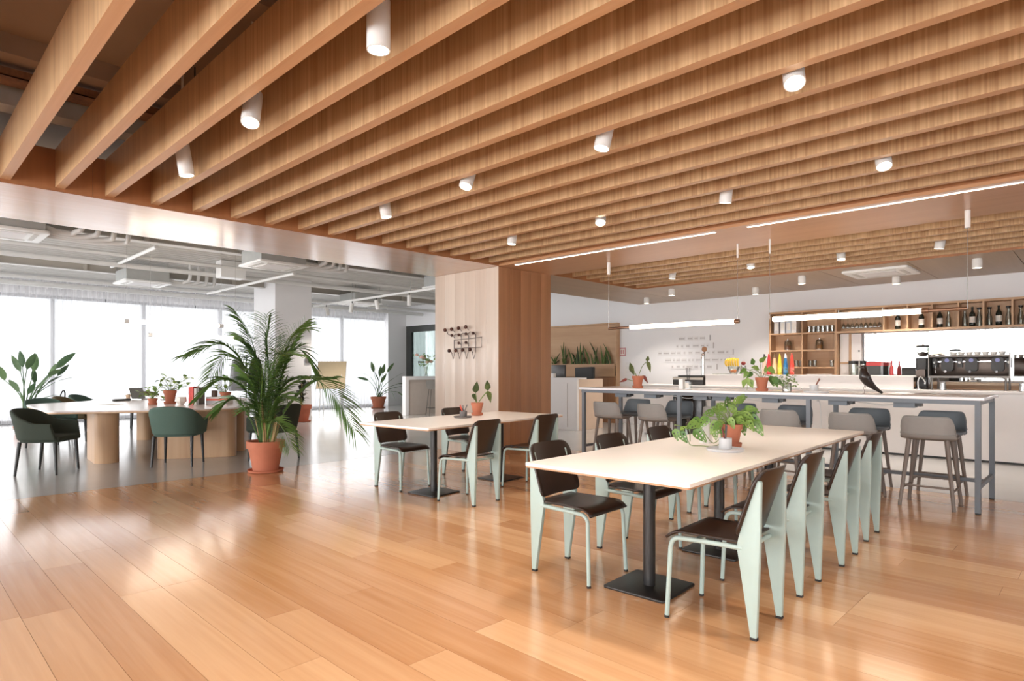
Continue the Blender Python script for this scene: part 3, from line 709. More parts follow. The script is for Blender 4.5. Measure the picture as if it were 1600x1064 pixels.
# ================================================================ LOUNGE
M_green = mat('green_wool', (76, 98, 88), .9, var=.08, scale=60, bump=.05)
M_greend = mat('dark_green_wool', (50, 58, 48), .9, var=.08, scale=60, bump=.05)
M_olive = mat('olive_wool', (106, 92, 66), .9, var=.08, scale=60)
M_blackwood = mat('black_wood_leg', (34, 36, 36), .4, var=.05)
M_tabtop = mat('lilac_grey_laminate', (222, 212, 208), .22, var=.012)
M_loak = wood('light_oak', (206, 172, 136), (178, 140, 104), grain=(26, 26, 1.1), rough=.4, rnd=.2, fine=.35)
def make_armchair(fab, label, group):
    t = thing('armchair', label, 'chair', (0, 0, 0), 0, group)
    def path(w):
        s = 1 if w >= 0 else -1; a = abs(w)
        if a < .5:
            q = a/.5*PI/2; return (s*.30*math.sin(q)**.85, -.04-.24*math.cos(q)**.8)
        return (s*.30, -.04 + (a-.5)/.5*.27)
    def top(w):
        a = abs(w)
        if a < .22: return .815 - .02*(a/.22)**2
        if a < .62: q = (a-.22)/.40; return .795 - .155*(q*q*(3-2*q))
        return .64 - .012*((a-.62)/.38)
    def fn(u, v):
        w = 2*u-1; x, y = path(w); zt = top(w); zb = .425
        fl = v*(1-.2*abs(w)); y -= .085*fl*max(0, math.cos(abs(w)*PI/2*1.2)); x *= (.90+.12*v)
        z = zb + (zt-zb)*v
        if abs(w) > .9: y -= .05*v*((abs(w)-.9)/.1)
        return (x, y, z)
    o = MB().grid(fn, 28, 8).build('shell', fab, t, smooth=180); solid(o, .042, 0); subd(o, 1)
    o = MB().prism(fillet([(-.27, -.24), (.27, -.24), (.27, .25), (-.27, .25)], [.16, .16, .06, .06], 5), .40, .475).build('seat', fab, t, bevel=.022)
    for sx in (-1, 1):
        for y0, y1 in ((.19, .215), (-.2, -.245)):
            MB().tube([(sx*.235, y0, .41), (sx*.25, y1, 0)], [.023, .014], 10).build('leg', M_blackwood, t, smooth=60)
    return t
AG = 'armchairs around the lounge table'
def face(dx, dy): return math.atan2(-dx, dy)
a0 = make_armchair(M_green, 'green armchair seen from behind, pulled up to the lounge table beside the palm', AG)
a0.location = (2.86, 9.13, 0); a0.rotation_euler = (0, 0, face(.6, .8))
ad_ = make_armchair(M_greend, 'dark green armchair standing sideways at the bare corner of the lounge table', AG)
ad_.location = (1.5, 9.60, 0); ad_.rotation_euler = (0, 0, face(.80, -.60))
dup(ad_, (3.97, 8.66, 0), face(-.35, .94), 'dark armchair half hidden behind the palm pot')
dup(a0, (2.02, 12.72, 0), face(.35, -.94), 'green armchair tucked under the lounge table, towards the potted strelitzia')
dup(a0, (2.92, 14.30, 0), face(.8, -.6), 'green armchair with a black bag hung on its back')
ao = make_armchair(M_olive, 'olive armchair', AG)
ao.location = (2.55, 13.55, 0); ao.rotation_euler = (0, 0, face(.85, -.5)); ao['label'] = 'olive armchair on the window side of the lounge table next to the paper sheets'
dup(ao, (4.05, 15.12, 0), face(-.2, -.98), 'olive armchair behind the laptop at the lounge table')
# bag on chair back
t = thing('handbag', 'black bag with looped handle hanging on a green armchair', 'bag', (2.60, 14.545, .55), face(.8, -.6))
MB().prism(rrect(-.14, .14, -.2, .06, .03), -.05, .05, lambda p, q, a: (p, a-.14, q+.05)).build('bag_body', M_black, t, bevel=.015)
MB().tube(spline([(-.08, -.14, .1), (-.07, -.12, .27), (0, -.11, .335), (.07, -.12, .27), (.08, -.14, .1)], 6), .012, 8).build('handle', M_black, t, smooth=60)
# rounded lounge table
lt_ = thing('lounge_table', 'large rounded meeting table with pale top on wide oak slab legs', 'table', (0, 0, 0))
tp = fillet([(1.55, 10.02), (3.60, 8.98), (4.45, 9.85), (5.1, 12.4), (4.75, 14.75), (3.25, 14.5), (2.55, 12.85), (1.62, 12.4)], [.18, .75, .6, .9, .6, .5, .3, .3], 8)
MB().prism(tp, .725, .742).build('tabletop', M_tabtop, lt_)
cx, cy = 3.2, 11.5
MB().prism([(cx+(p[0]-cx)*.997, cy+(p[1]-cy)*.997) for p in tp], .705, .725).build('edge_band', M_loak, lt_)
def slab(x0, y0, x1, y1, th, name='leg'):
    d = Vector((x1-x0, y1-y0)); L_ = d.length; d.normalize(); n = Vector((-d.y, d.x))
    pl = rrect(0, L_, -th/2, th/2, th*.42, 6)
    MB().prism([(x0+d.x*p+n.x*q, y0+d.y*p+n.y*q) for p, q in pl], 0, .705).build(name, M_loak, lt_, smooth=30)
slab(2.21, 9.92, 2.28, 10.82, .30)
slab(2.86, 10.02, 3.78, 9.50, .30)
slab(3.95, 9.95, 4.35, 10.65, .24)
slab(3.35, 12.75, 3.75, 13.1, .25)
slab(4.2, 13.9, 4.45, 13.0, .25)
MB().box(2.62, 3.15, 11.55, 12.05, .60, .704).build('drawer', M_loak, lt_)
TZ = .742
# things on the lounge table
def book(x, y, z, sx, sy, sz, rz, col, label, group, upright=False):
    t = thing('book', label, 'book', (x, y, z), rz, group)
    c = mat('book_%d_%d_%d' % col, col, .5, var=.04)
    if upright:
        MB().box(-sx/2, sx/2, -sy/2, sy/2, 0, sz).build('cover', c, t)
    else:
        MB().box(-sx/2, sx/2, -sy/2, -sy/2+.004, 0, sz).box(-sx/2, sx/2, -sy/2, sy/2, 0, .003).box(-sx/2, sx/2, -sy/2, sy/2, sz-.003, sz).build('cover', c, t)
        MB().box(-sx/2+.003, sx/2-.003, -sy/2+.004, sy/2-.004, .003, sz-.003).build('pages', M_paper, t)
    return t
M_paper = mat('paper', (236, 232, 226), .7)
rz = face(-.72, -.69)+PI/2-PI/2
bz = TZ; vr = math.radians(-46)
for k, (c, l) in enumerate((((206, 204, 206), 'grey book at the bottom of the flat book stack'), ((198, 200, 206), 'pale book second from the bottom of the flat stack'), ((226, 92, 62), 'orange-red book in the flat book stack'), ((214, 210, 206), 'pale book on top of the flat book stack'))):
    book(3.86, 10.36, bz, .33, .24, .028, vr+random.uniform(-.04, .04), c, l, 'flat stack of books on the lounge table'); bz += .0285
for k, (off, c, h, l) in enumerate(((0, (206, 62, 52), .275, 'upright red book outermost in the row'), (.04, (212, 70, 58), .285, 'upright red book next to the grey one'), (.085, (196, 190, 182), .26, 'upright pale book between red books and flat stack'), (.125, (104, 100, 92), .27, 'upright dark grey book beside the flat stack'))):
    book(3.47+off*.72+.02, 10.48-off*.70, TZ, .034, .19, h, vr, c, l, 'upright books on the lounge table', True)
# laptop, phone, papers, cup
t = thing('laptop', 'open silver laptop on the lounge table', 'laptop', (3.45, 12.95, TZ), .5)
MB().box(-.15, .15, -.11, .11, 0, .014).build('base', M_steel, t); M = Matrix.Translation((0, .11, .01)) @ Matrix.Rotation(-.35, 4, 'X')
MB().box(-.15, .15, 0, .006, 0, .21, M).build('screen', M_steel, t)
o = MB().box(-.11, .11, -.15, .15, 0, .003).build('paper_sheet', M_paper, loc=(2.55, 11.3, TZ)); o.rotation_euler = (0, 0, .4); tag(o, 'white paper sheet lying on the lounge table', 'paper')
t = thing('coffee_cup', 'small beige paper cup on the lounge table beside the laptop', 'cup', (3.15, 12.75, TZ))
M_beige = mat('beige_paper', (206, 178, 150), .6)
MB().lathe([(.028, 0), (.03, .001), (.04, .10), (.037, .10), (.027, .005)], 16).build('cup_body', M_beige, t, smooth=40)
MB().lathe([(.001, .10), (.042, .10), (.042, .108), (.001, .110)], 16).build('lid', M_plasticw, t, smooth=40)
o = MB().prism(rrect(-.15, .15, -.06, .06, .05), 0, .035).build('pencil_case', M_dark, loc=(3.0, 12.55, TZ), bevel=.01); o.rotation_euler = (0, 0, .3); tag(o, 'dark pencil case on the lounge table in front of the cup', 'pencil case')
o = MB().prism(rrect(-.04, .04, -.08, .08, .01), 0, .012).build('phone', M_black, loc=(3.62, 12.35, TZ)); tag(o, 'black phone lying on the lounge table', 'phone')
# faceted white vessel, brown cup, dark bowl
o = MB().lathe([(.035, 0), (.085, .055), (.075, .12), (.055, .10), (.05, .05), (.01, .03)], 6).build('faceted_bowl', mat('white_ceramic', (232, 226, 218), .5), loc=(3.33, 10.52, TZ)); tag(o, 'faceted white ceramic bowl in front of the red books', 'bowl')
o = MB().lathe([(.04, 0), (.045, .005), (.045, .10), (.04, .10), (.038, .01)], 18).build('brown_cup', mat('brown_glaze', (86, 62, 46), .4), smooth=40, loc=(3.80, 10.42, bz)); tag(o, 'brown cylindrical cup standing on the flat book stack', 'cup')
o = MB().lathe([(.03, 0), (.05, .004), (.10, .035), (.094, .035), (.045, .012), (.001, .01)], 20).build('dark_bowl', M_black, smooth=40, loc=(4.1, 10.75, TZ)); tag(o, 'shallow dark bowl beside the flat book stack', 'bowl')
# coat stand behind the palm
t = thing('coat_stand', 'slim black coat stand next to the white column', 'coat stand', (5.75, 13.9, 0))
MB().tube([(0, 0, 0), (0, 0, 1.62)], .014, 8).build('pole', M_black, t, smooth=60)
MB().lathe([(.2, 0), (.2, .015), (.02, .03)], 20).build('base', M_black, t, smooth=40)
for a in range(4): MB().tube([(0, 0, 1.56), (.13*math.cos(a*PI/2), .13*math.sin(a*PI/2), 1.60)], .008, 6).build('hook', M_black, t)
def coat(x, y, col, l):
    c = mat('cloth_%d' % col[0], col, .9, bump=.1)
    def fn(u, v):
        a = 2*PI*u; r = (.05+.10*v**.5)*(1+.12*math.sin(5*a+v*2)); return (r*1.25*math.cos(a), r*.6*math.sin(a), 1.57-.75*v)
    o = MB().grid(fn, 24, 8).build('coat', c, smooth=120, loc=(x, y, 0)); tag(o, l, 'coat', 'coats on the coat stand')
coat(5.60, 14.0, (150, 152, 156), 'pale grey coat hanging on the coat stand'); coat(5.92, 13.78, (44, 52, 48), 'dark green coat hanging on the coat stand')
# leaning board
t = thing('leaning_board', 'beige presentation board on slim white legs in front of the curtains', 'board', (9.35, 16.6, 0), math.radians(-42))
M_board = mat('beige_board', (196, 178, 146), .7)
M = Matrix.Translation((0, 0, .72)) @ Matrix.Rotation(-.32, 4, 'X')
MB().box(-.42, .42, -.012, .012, 0, .86, M).build('panel', M_board, t)
for sx in (-.3, .3):
    MB().tube([(sx, -.12, 0), (sx, .13, 1.15)], .012, 8).build('leg', M_duct, t); MB().tube([(sx, .42, 0), (sx, .2, 1.15)], .012, 8).build('leg', M_duct, t)
MB().tube([(-.3, -.07, .25), (.3, -.07, .25)], .010, 8).build('crossbar', M_duct, t)
# tall white counter at the far end with stool and flowers
t = thing('tall_counter', 'white waterfall counter in front of the glass partition', 'counter', (10.36, 14.25, 0))
MB().box(0, 2.0, 0, .16, 1.0, 1.10).build('countertop', M_topw, t)
MB().box(0, .11, 0, .16, 0, 1.0).build('end_panel', M_topw, t); MB().box(1.89, 2.0, 0, .16, 0, 1.0).build('end_panel', M_topw, t)
MB().box(.11, 1.89, .06, .10, 0, 1.0).build('back_panel', mat('greige_panel', (206, 196, 188), .6), t)
t = thing('counter_stool', 'grey shell stool on thin wire legs at the tall white counter', 'stool', (11.05, 13.82, 0), -.4)
MB().grid(lambda u, v: ((2*u-1)*.2, -.17+.34*v if v < .7 else .07+.06*(v-.7)/.3+.04, .74+(0 if v < .6 else ((v-.6)/.4)**1.3*.24)), 10, 12).build('shell', M_shell, t, smooth=120)
for sx in (-1, 1):
    for sy in (-1, 1): MB().tube([(sx*.2, sy*.19, 0), (sx*.13, sy*.12, .735)], .008, 8).build('leg', M_dark, t)
for a, b in (((-.182, -.172), (.182, -.172)), ((-.182, .172), (.182, .172)), ((-.182, -.172), (-.182, .172)), ((.182, -.172), (.182, .172))):
    MB().tube([(a[0], a[1], .2), (b[0], b[1], .2)], .006, 6).build('foot_rail', M_dark, t)
# column fittings
o = MB().box(7.50, 7.66, 14.68, 14.728, 1.92, 2.06).build('thermostat', M_plasticw); tag(o, 'white square wall control on the white column', 'wall control')
t = thing('alarm_panel', 'grey metal panel fixed low on the white column', 'panel', (7.66, 14.70, 1.52)); MB().box(-.07, .07, 0, .028, -.07, .07).build('plate', M_steel, t); MB().box(0, .055, -.006, 0, -.055, .055).build('display', M_dark, t)
# hang-it-all coat rack on the pale column face (x = 6.41, faces -x)
t = thing('coat_rack', 'dark wire coat rack with round wooden knobs on the pale boarded column', 'coat rack', (6.41, 0, 0))
M_wire = mat('dark_wire', (88, 74, 70), .4, metal=.3); M_knob = wood('walnut_knob', (98, 58, 44), (60, 34, 26), grain=(10, 60, 60), rough=.35)
def yz(px, py):     # frame of the rack: 14 knobs in four rows
    Y = 7.654 - (px-325)/ (1005-325) * .82; Z = 1.93 - (py-300)/520*.46; return Y, Z
rack = [(325, 300), (460, 293), (598, 283), (738, 272), (463, 405), (603, 402), (743, 392), (880, 388), (603, 548), (743, 545), (410, 680), (541, 677), (678, 673), (818, 667)]
for px, py in rack:
    Y, Z = yz(px, py); k = MB().ball((-.075, Y, Z), .030 if py < 350 or py > 600 else .024, 12, 8).build('knob', M_knob, t, smooth=180)
    MB().tube([(-.05, Y, Z), (-.012, Y, Z-.05)], .0045, 6).build('hook_wire', M_wire, t)
def wire(pl): MB().tube([(-.03, *yz(*p)) for p in pl], .0045, 6).build('wire', M_wire, t)
wire([(465, 490), (1000, 460), (1000, 630), (465, 640), (465, 490)])
wire([(330, 360), (345, 380), (463, 410), (500, 380), (603, 400), (640, 370), (743, 390), (780, 355), (880, 385)])
for a, b, c in ((410, 445, 478), (541, 575, 610), (678, 712, 748), (818, 853, 888)):
    wire([(a, 700), (b, 830), (c, 700), (c, 400)])
# ================================================================ PLANTS
M_terra = mat('terracotta', (186, 114, 86), .75, var=.08, scale=12)
M_terra2 = mat('old_terracotta', (178, 100, 74), .8, var=.22, scale=9)
M_soil = mat('soil', (62, 46, 36), .95, var=.2, scale=40)
def leafmat(name, c, c2, rough=.45, scale=14):
    m = wood(name, c, c2, grain=(scale, scale, scale), rough=rough, rnd=.45, fine=.4)
    return m
M_palm = leafmat('palm_green', (106, 138, 66), (52, 88, 42))
M_cane = mat('palm_cane', (158, 132, 88), .7, var=.25, scale=20)
M_strel = leafmat('strelitzia_green', (112, 140, 92), (62, 94, 62))
M_rub = leafmat('rubber_plant_green', (64, 72, 56), (32, 40, 32), .3)
M_mon = leafmat('monstera_green', (146, 174, 84), (72, 116, 50), .4)
M_var = leafmat('variegated_green', (166, 186, 112), (84, 124, 60), .45, 60)
M_beg = leafmat('begonia_mottled', (120, 132, 66), (50, 66, 40), .45, 60)
M_pink = leafmat('reddish_leaf', (170, 92, 82), (112, 52, 50))
M_snake = leafmat('snake_plant_green', (112, 132, 70), (44, 66, 40), .45, 40)
M_stem = mat('green_stem', (120, 140, 76), .6)
RV = Vector((.697, -.717, 0)); FV = Vector((.717, .697, 0)); UV = Vector((0, 0, 1))
def rel(a, b, c=0): return RV*a + UV*b + FV*c       # right, up, away
def pot(t, r, h, m, saucer=True, zs=0):
    z0 = .018 if saucer else 0
    pr = [(r*.68, z0), (r*.93, z0+h*.76), (r*1.02, z0+h*.76), (r*1.04, z0+h), (r*.93, z0+h), (r*.88, z0+h*.86), (r*.62, z0+h*.8)]
    MB().lathe(pr, 24).build('pot', m, t, smooth=40)
    MB().lathe([(.001, z0+h*.83), (r*.5, z0+h*.85), (r*.9, z0+h*.84), (r*.9, z0+h*.82)], 20).build('soil', M_soil, t, smooth=60)
    if saucer: MB().lathe([(r*.8, 0), (r*.92, .004), (r*.98, .032), (r*.93, .032), (r*.86, .016), (.001, .016)], 24).build('saucer', m, t, smooth=40)
    return z0+h*.84
def blade(mb, p, d, side, L, W, droop=.2, fold=.18, shape=0, n=6):
    """leaf blade from p along d, widening sideways, drooping under gravity"""
    d = Vector(d).normalized(); side = Vector(side); side = (side-d*side.dot(d)).normalized(); nrm = d.cross(side)
    if nrm.z < 0: nrm = -nrm
    vs = []
    for i in range(n+1):
        t = i/n
        w = W*.5*(math.sin(PI*min(1, t**.75))**.8 if shape == 0 else (math.sin(PI*t**.55)**.9))
        if i == n: w = W*.02
        if i == 0: w = W*.06
        c = Vector(p) + d*L*t - UV*droop*L*t*t
        vs += [c+side*w+nrm*w*fold, c, c-side*w+nrm*w*fold]
    fs = []
    for i in range(n):
        a = i*3; fs += [(a, a+1, a+4, a+3), (a+1, a+2, a+5, a+4)]
    mb.add(vs, fs); return mb
def holed(mb, p, d, side, L, W, droop=.12, fold=.15):
    # broad leaf with open slots between the side veins
    d = Vector(d).normalized(); side = Vector(side); side = (side-d*side.dot(d)).normalized(); nrm = d.cross(side)
    if nrm.z < 0: nrm = -nrm
    n = 9; cs = (1, .62, .30, 0, -.30, -.62, -1); o = len(mb.v)
    for i in range(n+1):
        t = i/n; w = W*.5*max(.03, math.sin(PI*min(.985, t**.6))**.8); c = Vector(p)+d*L*t-UV*droop*L*t*t
        for k in cs: mb.v.append(tuple(c+side*w*k+nrm*w*fold*k*k+d*L*.06*abs(k)))
    for i in range(n):
        for k in range(6):
            if k in (1, 4) and i % 2 == 1 and 1 < i < 8: continue
            a = o+i*7+k; mb.f.append((a, a+1, a+8, a+7))
    return mb
def rdir(r, tilt): a = r.uniform(0, 2*PI); return Vector((math.cos(a)*math.sin(tilt), math.sin(a)*math.sin(tilt), math.cos(tilt)))
def perp(d): s_ = Vector(d).cross(UV); return s_.normalized() if s_.length > .05 else Vector((1, 0, 0))
# ---- areca palm
pt = thing('areca_palm', 'large feathery palm in a terracotta pot on the edge of the timber floor', 'potted plant', (3.44, 7.72, 0))
pot(pt, .225, .375, M_terra)
r = random.Random(11)
def frond(pts, leaf=.30, n=24, wid=.017):
    P = spline(pts, 8); m = len(P); mb = MB(); mb.tube(P, [.010*(1-.8*i/m) for i in range(m)], 5)
    acc = [0]
    for i in range(1, m): acc.append(acc[-1]+(P[i]-P[i-1]).length)
    T = acc[-1]; st = .30
    pl = (Vector(P[-1])-Vector(P[0])); sd = pl.cross(UV)
    if sd.length < .15: sd = FV.copy()
    sd.normalize()
    for k in range(n):
        s_ = T*(st+(1-st)*(k+.5)/n); i = max(j for j in range(m) if acc[j] <= s_); i = min(i, m-2)
        p = P[i] + (P[i+1]-P[i])*((s_-acc[i])/max(1e-6, acc[i+1]-acc[i])); tan = (P[i+1]-P[i]).normalized()
        q = (k+.5)/n; L_ = leaf*(.55+.75*math.sin(PI*(q*.85+.1)))*r.uniform(.9, 1.1)
        up = sd.cross(tan).normalized()
        if up.z < 0: up = -up
        for sg in (-1, 1):
            d = (tan*(.55+.5*q) + sd*sg*1.0 + up*.28 + Vector((r.uniform(-.1, .1),)*3)).normalized()
            blade(mb, p, d, tan.cross(d) if abs(tan.dot(d)) < .98 else sd, L_, wid*r.uniform(.8, 1.2), droop=.28+.15*r.random(), fold=.3, n=3)
    o = mb.build('frond', M_palm, pt, smooth=60); return o
K = 1/121.5
def pp(px, py, dz=0): return rel((px-410)*K, (735-py)*K, dz)
FR = [  # paths of the fronds
 ([(404, 690), (398, 590), (380, 525), (358, 486)], .1, .34), ([(405, 690), (396, 600), (350, 540), (300, 556)], -.15, .28), ([(404, 690), (392, 610), (345, 553), (306, 592)], .25, .26),
 ([(402, 690), (390, 620), (352, 592), (318, 618)], -.2, .24), ([(408, 690), (408, 580), (402, 520), (396, 492)], .2, .34), ([(412, 690), (415, 590), (418, 530), (421, 500)], -.1, .34),
 ([(414, 690), (426, 590), (446, 535), (478, 505)], -.2, .30), ([(414, 690), (432, 600), (458, 545), (482, 578)], .1, .30), ([(415, 690), (428, 590), (450, 520), (462, 512)], .35, .3),
 ([(416, 690), (434, 620), (478, 590), (520, 612), (556, 668)], -.35, .34), ([(414, 690), (436, 640), (470, 600), (505, 590)], .3, .28), ([(412, 690), (425, 655), (448, 668), (462, 694)], -.3, .2),
 ([(402, 690), (388, 640), (372, 622), (352, 640)], -.35, .22), ([(408, 690), (400, 600), (376, 545), (345, 520)], .4, .3), ([(412, 690), (420, 600), (440, 560), (468, 555)], -.4, .3),
 ([(410, 690), (412, 620), (424, 580), (440, 548)], .0, .3), ([(408, 690), (404, 640), (398, 600), (386, 575)], -.3, .28), ([(412, 690), (418, 650), (432, 620), (452, 622)], -.2, .26),
 ([(410, 690), (410, 640), (416, 600), (424, 570)], -.4, .28), ([(411, 690), (418, 600), (436, 560), (450, 530)], .15, .3), ([(409, 690), (406, 610), (396, 560), (380, 540)], -.1, .28), ([(412, 690), (424, 630), (440, 600), (462, 590)], .1, .28), ([(410, 690), (420, 620), (430, 560), (436, 530)], -.2, .32), ([(408, 690), (398, 640), (390, 605), (372, 590)], .2, .26), ([(406, 690), (400, 655), (392, 635), (378, 640)], .1, .22)]
for pl, dz, lf in FR:
    n = len(pl); frond([pp(x+r.uniform(-3, 3), y, dz*(i/(n-1))) for i, (x, y) in enumerate(pl)], lf*1.05, 34)
for k in range(9):
    a = r.uniform(0, 2*PI); q = r.uniform(.02, .1); b0 = Vector((q*math.cos(a), q*math.sin(a), .32)); b1 = b0 + Vector((.5*q*math.cos(a)*2, .5*q*math.sin(a)*2, r.uniform(.3, .6)))
    MB().tube([b0, (b0+b1)/2+Vector((.01, 0, 0)), b1], [.014, .012, .009], 7).build('cane', M_cane, pt, smooth=60)
# ---- strelitzias
def strelitzia(loc, specs, label, r0, h, seed, zb=None):
    t = thing('strelitzia', label, 'potted plant', loc, 0, None); z = pot(t, r0, h, M_terra)
    rr = random.Random(seed)
    for (a, b, L_, W_, tilt) in specs:
        dz = rr.uniform(-.35, .35); base = Vector((rr.uniform(-.05, .05), rr.uniform(-.05, .05), z-.03)); tip = rel(a, b, dz)
        mid = base*.5 + tip*.5 + rel(-a*.12, .08, 0)
        mb = MB(); P = spline([base, mid, tip], 6); mb.tube(P, [.014*(1-.6*i/len(P)) for i in range(len(P))], 6)
        d = rel(math.sin(tilt), math.cos(tilt), rr.uniform(-.3, .3))
        blade(mb, tip, d, FV*.5+perp(d)*.8 if rr.random() < .5 else RV*.8+FV*.4, L_, W_, .10, .12)
        mb.build('leaf', M_strel, t, smooth=60)
    return t
sp = [(-.55, 1.05, .42, .13, -.5), (-.42, .85, .40, .12, -.9), (-.35, 1.25, .45, .13, -.35), (-.12, 1.35, .42, .13, -.05), (.02, 1.25, .48, .15, .3), (.22, 1.3, .48, .15, .55), (.42, 1.32, .46, .15, .6), (.62, 1.38, .5, .14, .8),
      (.5, 1.15, .45, .13, .8), (.72, 1.15, .46, .14, 1.1), (.55, .98, .42, .13, 1.0), (.25, .85, .40, .12, .5), (.05, .98, .42, .12, -.2), (-.2, .8, .36, .11, -.5), (.8, 1.02, .42, .12, 1.2), (.66, .72, .34, .11, 1.5), (.36, 1.1, .4, .12, .2), (.12, .75, .36, .11, .6)]
strelitzia((2.30, 17.35, 0), sp, 'broad-leaved strelitzia in terracotta pot before the curtains near the lounge table', .25, .36, 5)
sp2 = [(-.32, 1.05, .45, .13, -1.1), (-.36, .92, .42, .13, -1.2), (-.12, 1.2, .42, .13, -.2), (.02, 1.05, .42, .13, .05), (.1, 1.15, .40, .14, .2), (.26, 1.2, .46, .13, .6), (.5, 1.0, .45, .15, 1.0), (.62, .8, .42, .14, 1.5), (.6, .55, .40, .14, 2.2), (.44, .6, .36, .12, 2.7), (-.05, .9, .4, .13, -.4), (.14, .85, .4, .12, .5), (.72, .72, .38, .12, 1.9)]
strelitzia((11.75, 17.7, 0), sp2, 'strelitzia in terracotta pot between the curtains and the tall white counter', .25, .36, 6)
# ---- rubber plant by the white column
t = thing('rubber_plant', 'dark rubber plant in a weathered terracotta pot against the white column', 'potted plant', (7.32, 14.40, 0)); z = pot(t, .235, .40, M_terra2)
rr = random.Random(4)
for k in range(3):
    b = Vector((rr.uniform(-.06, .06), rr.uniform(-.06, .06), z-.02)); tp_ = b + Vector((rr.uniform(-.12, .12), rr.uniform(-.12, .1), .62)); MB().tube([b, tp_], .012, 6).build('stem', M_cane, t)
    for j in range(8):
        p = b.lerp(tp_, .25+.1*j); d = rdir(rr, rr.uniform(.7, 1.3)); d.y = -abs(d.y)*.6 if p.y+d.y*.3 > .18 else d.y
        blade(MB(), p, d, perp(d), .27, .12, .2, .12).build('leaf', M_rub, t, smooth=60) if 0 else blade(MB(), p, d, perp(d), .27, .12, .2, .12).build('leaf', M_rub, t, smooth=60)
# ---- monstera with trailing shoots on the long table
DT = .75
def trailing(name, label, loc, r0, h, potm, leafm, leaves, vines, leafsize, seed, saucer=True, K=1/216., org=(0, 0), hole=False):
    def lf(p, d, sd, s_, dr):
        return holed(MB(), p, d, sd, leafsize*s_, leafsize*s_*.66, dr) if hole else blade(MB(), p, d, sd, leafsize*s_, leafsize*s_*.62, dr, .15, 1)
    t = thing(name, label, 'potted plant', loc); z = pot(t, r0, h, potm, saucer); rr = random.Random(seed)
    for (px, py, s_, ang) in leaves:
        dz = rr.uniform(-.09, .09); p = rel((px-org[0])*K, max((org[1]-py)*K, -math.cos(ang)*leafsize*s_*1.2+.03), dz); base = Vector((0, 0, z-.01))
        d = rel(math.sin(ang), math.cos(ang), rr.uniform(-.5, .2)); mid = base.lerp(p, .5)+Vector((0, 0, .03))
        mb = MB().tube(spline([base, mid, p], 4), .0028, 5); mb.build('stalk', M_stem, t)
        lf(p, d, RV*math.cos(ang)-UV*math.sin(ang)*.6+FV*rr.uniform(.2, .6), s_, .15).build('leaf', leafm, t, smooth=60)
    for v in vines:
        pts = [rel((x-org[0])*K, max(.012, (org[1]-y)*K), dz) for x, y, dz in v['path']]
        MB().tube(spline(pts, 6), .003, 5).build('shoot', M_stem, t)
        for (px, py, s_, ang) in v['leaves']:
            p = rel((px-org[0])*K, max(.03, -math.cos(ang)*leafsize*s_*1.15+.03, (org[1]-py)*K), v['path'][len(v['path'])//2][2]); d = rel(math.sin(ang), math.cos(ang), -.25)
            lf(p, d, RV*math.cos(ang)-UV*math.sin(ang)*.5+FV*.35, s_, .1).build('leaf', leafm, t, smooth=60)
    return t
D2 = 3.14159
lv = [(1118, 655, 1, -2.6), (1108, 650, 1.1, -2.3), (1122, 645, .9, -1.6), (1130, 640, 1, -.8), (1140, 636, 1, -.3), (1150, 632, 1, .3), (1158, 632, 1, .9), (1162, 640, 1.1, 1.6), (1168, 648, 1.2, 2.3), (1174, 655, 1.15, 2.6), (1160, 655, .9, 2.4), (1128, 655, .9, -2.9), (1135, 650, .8, 2.8), (1146, 645, .9, -.6), (1152, 650, .8, 2.9), (1120, 668, .8, 3.0), (1140, 648, .9, 1.2), (1134, 642, .9, -1.2), (1156, 645, 1, 2.0), (1144, 655, .7, -2.6)]
vn = [dict(path=[(1140, 672, 0), (1122, 690, -.05), (1110, 695, -.06), (1096, 697, -.04), (1082, 697, 0), (1078, 688, .02), (1070, 668, .04), (1058, 664, .05)], leaves=[(1056, 668, .85, 2.9), (1062, 680, .95, 2.5), (1070, 692, .3, 2.2), (1064, 672, .6, .9)]),
      dict(path=[(1140, 668, .03), (1118, 692, .03), (1100, 668, .05), (1092, 660, .06), (1084, 668, .06), (1083, 690, .05)], leaves=[(1098, 660, 1.1, -1.9), (1088, 678, 1.2, 2.3), (1094, 662, .6, 2.6)])]
trailing('monstera', 'swiss-cheese monstera in terracotta pot trailing over the long table', (4.21, 1.93, DT), .078, .145, M_terra, M_mon, lv+[(x+dx, y+dy, q*.85, a+.5) for (x, y, q, a), dx, dy in zip(lv, (4, -5, 6, -3, 5, -6, 3, -4, -9, -6, 5, 8, -5, 7, -7, 9, 3, -3, -8, 6), (3, 6, -3, 5, -4, 6, 7, 4, 8, -5, -3, 6, -6, 3, 5, -4, 8, 7, 3, 2))], vn, .098, 21, org=(1142, 697), hole=True)
# ---- begonia on the shorter table
t = thing('begonia', 'begonia with two mottled leaves in a terracotta pot on the shorter table', 'potted plant', (4.98, 5.42, DT)); z = pot(t, .072, .135, M_terra)
for (a, b, ang, L_, W_, mm, dz) in ((-.02, .27, .15, .15, .085, M_beg, 0), (.13, .30, -.1, .13, .08, M_beg, .03), (.13, .29, 2.9, .14, .07, M_beg, .02), (-.05, .26, 2.7, .1, .06, M_beg, 0)):
    p = rel(a, b, dz); MB().tube(spline([(0, 0, z-.01), rel(a*.4, b*.7, dz), p], 5), .004, 6).build('stalk', M_stem, t, smooth=60)
    blade(MB(), p, rel(math.sin(ang), math.cos(ang), -.2), RV+FV*.5, L_, W_, .05, .15, 1).build('leaf', mm, t, smooth=60)
